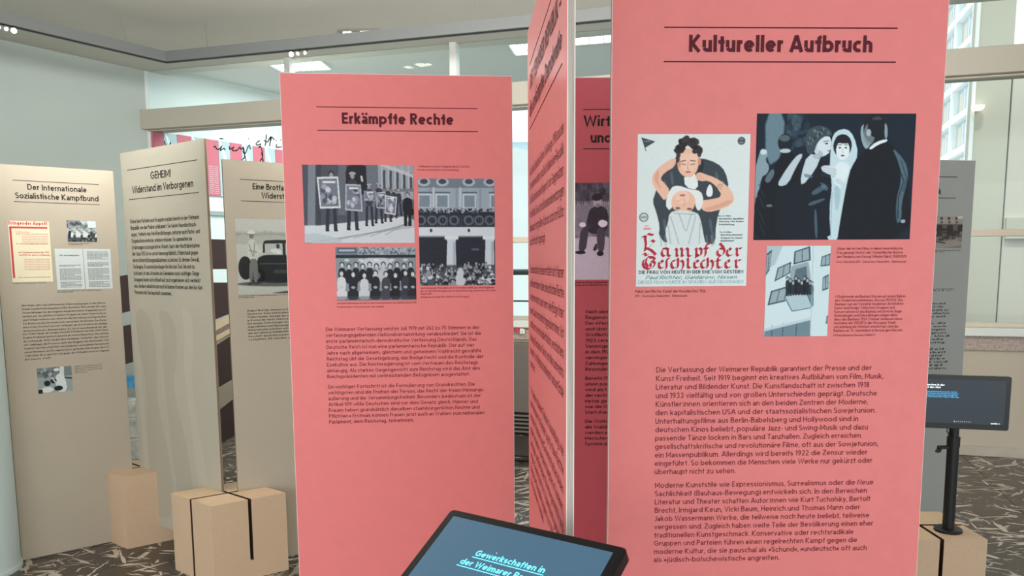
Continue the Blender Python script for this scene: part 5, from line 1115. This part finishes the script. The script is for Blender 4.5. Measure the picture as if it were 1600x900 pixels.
# nearest monitor: local x right, y up the screen, z out of the glass, origin at its top left corner
MW, MH = .3324, .196
bx_, by_ = (.0676, 1.217)
ms = empty('touch_monitor', (0, 0, 0), 0, 'nearest tilted black monitor with cyan title, cut by the bottom edge', 'monitor')
frame_matrix(ms, (-.1046, 1.3092, 1.085), (.8173, -.5762, 0), (.4978, .7062, .5034))
b = MB(); P = rounded(MW, MH, .009, 0, -MH); P2 = rounded(MW - .006, MH - .006, .007, .003, -MH + .003); k = len(P)
for z, Q in ((-.024, P2), (-.021, P), (-.003, P), (0, P2)): b.v += [(x, y, z) for x, y in Q]
b.f = [tuple(range(k - 1, -1, -1)), tuple(range(3 * k, 4 * k))] + [(j * k + i, j * k + (i + 1) % k, (j + 1) * k + (i + 1) % k, (j + 1) * k + i) for j in range(3) for i in range(k)]
hsg = b.build('housing', mat('glossy_black', (16, 17, 19), .25, .5), ms)
MB().box(.0165, -.178, .0, .3155, -.0155, .0006).build('display', SCR_M, ms)
def flat_text(t, name, lines, ink, w, q, z, slant=0, track=.12):
    V, F = text_mesh(lines, w, q, track, 0, slant); return link(name, [(a, c, z) for a, b_, c in V], F, ink, t)
flat_text(ms, 'screen_title', [('Gewerkschaften in', .1027, .0800, .2305, .0112), ('der Weimarer Republik', .0868, .1008, .2464, .0112)], CYAN, .17, 4, .0011, .12)
MB().box(.1012, -.0840, .0007, .2322, -.0828, .0011).box(.0845, -.1050, .0007, .2487, -.1038, .0011).build('title_underline', CYAN, ms)
flat_text(ms, 'screen_text', [('Beginnen ›', .14, .135, .19, .006)], CYAN, .15, 2, .0011)
MB().tube((.137, -.066, .0008), (.137, -.066, .001), .0008, 8).build('dust_speck', WHG, ms)
# its stand
Mx = ms.matrix_world
ctr = Mx @ Vector((MW / 2, -MH * .52, -.024))
st_ = empty('monitor_stand', (ctr.x + .01, ctr.y + .015, .39), 0, 'black post under the nearest monitor, below the frame', 'monitor stand')
MB().tube((0, 0, .006), (0, 0, ctr.z - .39 - .045), .022, 48).build('post', BLACKM, st_)
MB().lathe([(0.0, .0), (.06, .0), (.06, .006), (.057, .009), (0.0, .009)], 32).build('base_plate', BLACKM, st_)
hx = MB().tube((0, 0, ctr.z - .39 - .047), (-.01, -.015, ctr.z - .39 - .004), .016, 12).build('tilt_joint', BLACKM, st_)
wood_block((ctr.x + .02, ctr.y - .10, 0)[:2], 3, 92, 'slotted wooden block under the nearest monitor, below the frame') if False else None

# monitor on the right
yaw = math.radians(-14)
m2 = empty('touch_monitor', (1.7885, 3.168, .39 + .545), yaw, 'black monitor with dark screen on a post, at the right edge', 'monitor')
Wm, Hm = .380, .214
def upright(P, z, t): return [(x, z, y) for x, y in P]
b = MB(); x0 = -.200; z0 = -.107
P = rounded(Wm, Hm, .008, x0, z0); P2 = rounded(Wm - .004, Hm - .004, .006, x0 + .002, z0 + .002); k = len(P)
for y, Q in ((-.058, P2), (-.055, P), (-.034, P), (-.03, P2)): b.v += [(x, y, z) for x, z in Q]
b.f = [tuple(range(k)), tuple(range(4 * k - 1, 3 * k - 1, -1))] + [(j * k + i, j * k + (i + 1) % k, (j + 1) * k + (i + 1) % k, (j + 1) * k + i) for j in range(3) for i in range(k)]
b.build('housing', mat('glossy_black', (16, 17, 19), .25, .5), m2)
MB().box(x0 + .016, -.0588, z0 + .022, x0 + Wm - .019, -.058, z0 + Hm - .016).build('display', SCR_D, m2)
def up_text(t, name, lines, ink, w, q, y, track=.12):
    V, F = text_mesh(lines, w, q, track, y); return link(name, V, F, ink, t)
up_text(m2, 'screen_title', [('Menschen in der', x0 + .045, .107 - .190 + .0 - (0) + -.0, x0 + .108, .008)] if False else [('Menschen in der', -.135, -.0655, -.058, .0075), ('Zeit der Not', -.135, -.0555, -.072, .0075)], WHG, .2, 2, -.0592)
LN = ['In diesem Spiel lernst du etwas über die Zeit', 'und die Menschen, die sich in ihr bewegt haben', 'und warum viele von ihnen später den Mut zum', 'Widerstand und zur Hilfe fanden. Wähle dazu']
up_text(m2, 'screen_text', [(s, -.135, -.039 + .0068 * i, (-.012, -.006, -.010, -.004)[i], .0052) for i, s in enumerate(LN)], CYB, .22, 1, -.0592)
up_text(m2, 'screen_text', [('weiter ›', .115, .0825, .147, .0058)], WHG, .2, 1, -.0592)
d_ = MB()
for i in range(9): d_.tube((-.015 + i * .0072, -.0592, -.0765), (-.015 + i * .0072, -.0588, -.0765), .0018 if i else .0028, 8)
d_.build('page_dots', mat('grey_glow', (150, 162, 172), .4, emit=.6), m2)
MB().box(-.05, -.03, -.05, .05, -.012, .05).build('mount_plate', BLACKM, m2)
s2 = empty('monitor_stand', (1.79, 3.166, .39), 0, 'black post with clamp lever and round foot, standing on the right-hand block', 'monitor stand')
MB().lathe([(0, 0), (.053, 0), (.053, .010), (.050, .013), (0, .013)], 40).build('base_plate', BLACKM, s2)
MB().tube((0, 0, .012), (0, 0, .385), .0225, 64).build('lower_post', BLACKM, s2)
MB().tube((0, 0, .385), (0, 0, .60), .0185, 64).build('upper_post', BLACKM, s2)
MB().tube((0, 0, .355), (0, 0, .395), .0245, 64).build('collar', BLACKM, s2)
MB().bbox(-.062, -.010, .345, -.018, .010, .358, .003).prism([(-.062, .345), (-.05, .345), (-.055, .332), (-.068, .33)], -.010, .010).build('clamp_lever', BLACKM, s2)
cb = MB(); pr = [(-.02, .40), (-.032, .42), (-.024, .44), (-.012, .455)]
for a, c in zip(pr[:-1], pr[1:]): cb.tube((a[0], -.004, a[1]), (c[0], -.004, c[1]), .0022, 6)
cb.build('cable', BLACK, s2)

# ------------------------------------------------------------------ things seen through the gaps
DK = mat('dark_brown_board', (60, 48, 46), .6, .3, noise=.1, nscale=10); BEI = mat('pale_wood_beam', (196, 180, 152), .6, .3); STO = mat('mottled_stone', (176, 178, 170), .7, noise=.35, nscale=18)
sf = empty('stepped_display', (-2.5, 6.0, 0), 0, 'stepped display of dark boards and pale beams behind the beige boards', 'display stand')
def dbrd(pts, y, th, name, m): return MB().prism([(x + 2.5, z) for x, z in pts], y, y + th).build(name, m, sf)
dbrd([(-3.25, 1.36), (-2.6, 1.47), (-2.6, 1.22), (-3.25, 1.06)], 0, .04, 'dark_board', DK)
dbrd([(-3.25, .98), (-2.6, 1.10), (-2.6, .84), (-3.25, .66)], 0, .04, 'dark_board', DK)
dbrd([(-2.45, 1.69), (-1.85, 1.67), (-1.85, 1.46), (-2.45, 1.46)], 0, .04, 'dark_board', DK)
dbrd([(-2.45, 1.36), (-1.85, 1.36), (-1.85, 1.24), (-2.45, 1.00)], 0, .04, 'dark_board', DK)
dbrd([(-2.45, .74), (-1.85, 1.12), (-1.85, .78), (-2.45, .44)], -.1, .04, 'dark_board', DK)
dbrd([(-2.45, .22), (-1.85, .68), (-1.85, .36), (-2.45, -.0)], -.1, .04, 'dark_board', DK)
dbrd([(-2.45, .94), (-1.85, 1.26), (-1.85, 1.20), (-2.45, .88)], -.05, .04, 'pale_beam', BEI)
dbrd([(-2.45, .84), (-1.85, 1.16), (-1.85, 1.12), (-2.45, .80)], -.05, .04, 'pale_beam', BEI)
dbrd([(-3.3, 0), (-3.22, 0), (-3.22, 1.5), (-3.3, 1.5)], .04, .05, 'post', BEI); dbrd([(-2.56, 0), (-2.5, 0), (-2.5, 1.7), (-2.56, 1.7)], .04, .05, 'post', BEI); dbrd([(-1.84, 0), (-1.78, 0), (-1.78, 1.7), (-1.84, 1.7)], .04, .05, 'post', BEI)
pc = MB().box(-2.96 + 2.5, -.06, .575, -2.80 + 2.5, -.04, .665).build('blue_picture', mat('blue_print', (60, 130, 175), .5, noise=.4, nscale=40), sf)
for k in range(4):
    y1 = -.06 - .12 * k; z1 = .50 - .13 * k
    MB().bbox(-.8, y1 - .12, max(0, z1 - .13), -.05, y1, z1, .004).build('stone_step', STO, sf)
cl = MB().prism([(-2.27, .0), (-2.12, .0), (-2.08, .35), (-2.13, .62), (-2.22, .62), (-2.30, .30)], 5.45, 5.5).build('leaning_panel', mat('pale_blue_cloth', (170, 184, 188), .7), None)
tag(cl, 'pale blue-grey upright panel seen low in the gap beside the car-photograph board', 'panel')
for x in (-2.27, -2.12): pass
db = MB().box(-4.3, 6.0, 0, -3.86, 6.05, 1.62).build('mottled_board', mat('mottled_dark', (70, 66, 60), .6, noise=.9, nscale=12)); tag(db, 'dark mottled board glimpsed past the column at the left edge', 'board')
# dark slatted box added over the dark wall part, mat and cable under the middle of the window
cc_ = empty('slatted_box', tuple(wl(-4.3, -.22)), WD, 'dark grey slatted box under the window, seen in the narrow middle gap', 'radiator cover')
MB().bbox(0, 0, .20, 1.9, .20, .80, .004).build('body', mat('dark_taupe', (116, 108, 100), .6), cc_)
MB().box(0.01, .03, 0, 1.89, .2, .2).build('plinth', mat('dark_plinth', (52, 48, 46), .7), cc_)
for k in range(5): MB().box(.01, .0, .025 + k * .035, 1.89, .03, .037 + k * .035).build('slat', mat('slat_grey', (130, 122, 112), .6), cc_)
mt = MB().bbox(-4.4, -.95, .001, -2.3, -.28, .008, .002).build('floor_mat', mat('dark_mat', (66, 60, 54), .9, noise=.2, nscale=60), loc=WROOT, rotz=WD); tag(mt, 'dark flat floor mat in front of the slatted box, middle of picture', 'mat')
cbl = MB()
pts = [wl(-4.6 + i * .2, -1.10 + .03 * math.sin(i * 1.7), .016) for i in range(12)]
for a, c in zip(pts[:-1], pts[1:]): cbl.tube(a, c, .014, 8)
cbo = cbl.build('floor_cable', BLACK); tag(cbo, 'thick black cable lying across the marble floor in the middle gap', 'cable')
rb = empty('letter_sticker', tuple(wl(-3.64, -.045, .905)), WD, 'white and red lettering on the window ledge, in the middle gap', 'lettering')
V, F = text_mesh([('v', 0, .012, .05, .065)], .26, 2, .1, 0); link('white_letter', V, F, mat('sticker_white', (238, 234, 226), .6), rb)
V, F = text_mesh([('o', .052, .022, .098, .065)], .26, 3, .1, 0); link('red_letter', V, F, RED, rb)
V, F = text_mesh([('n', .102, .032, .145, .065)], .26, 2, .1, 0); link('white_letter', V, F, mat('sticker_white', (238, 234, 226), .6), rb)
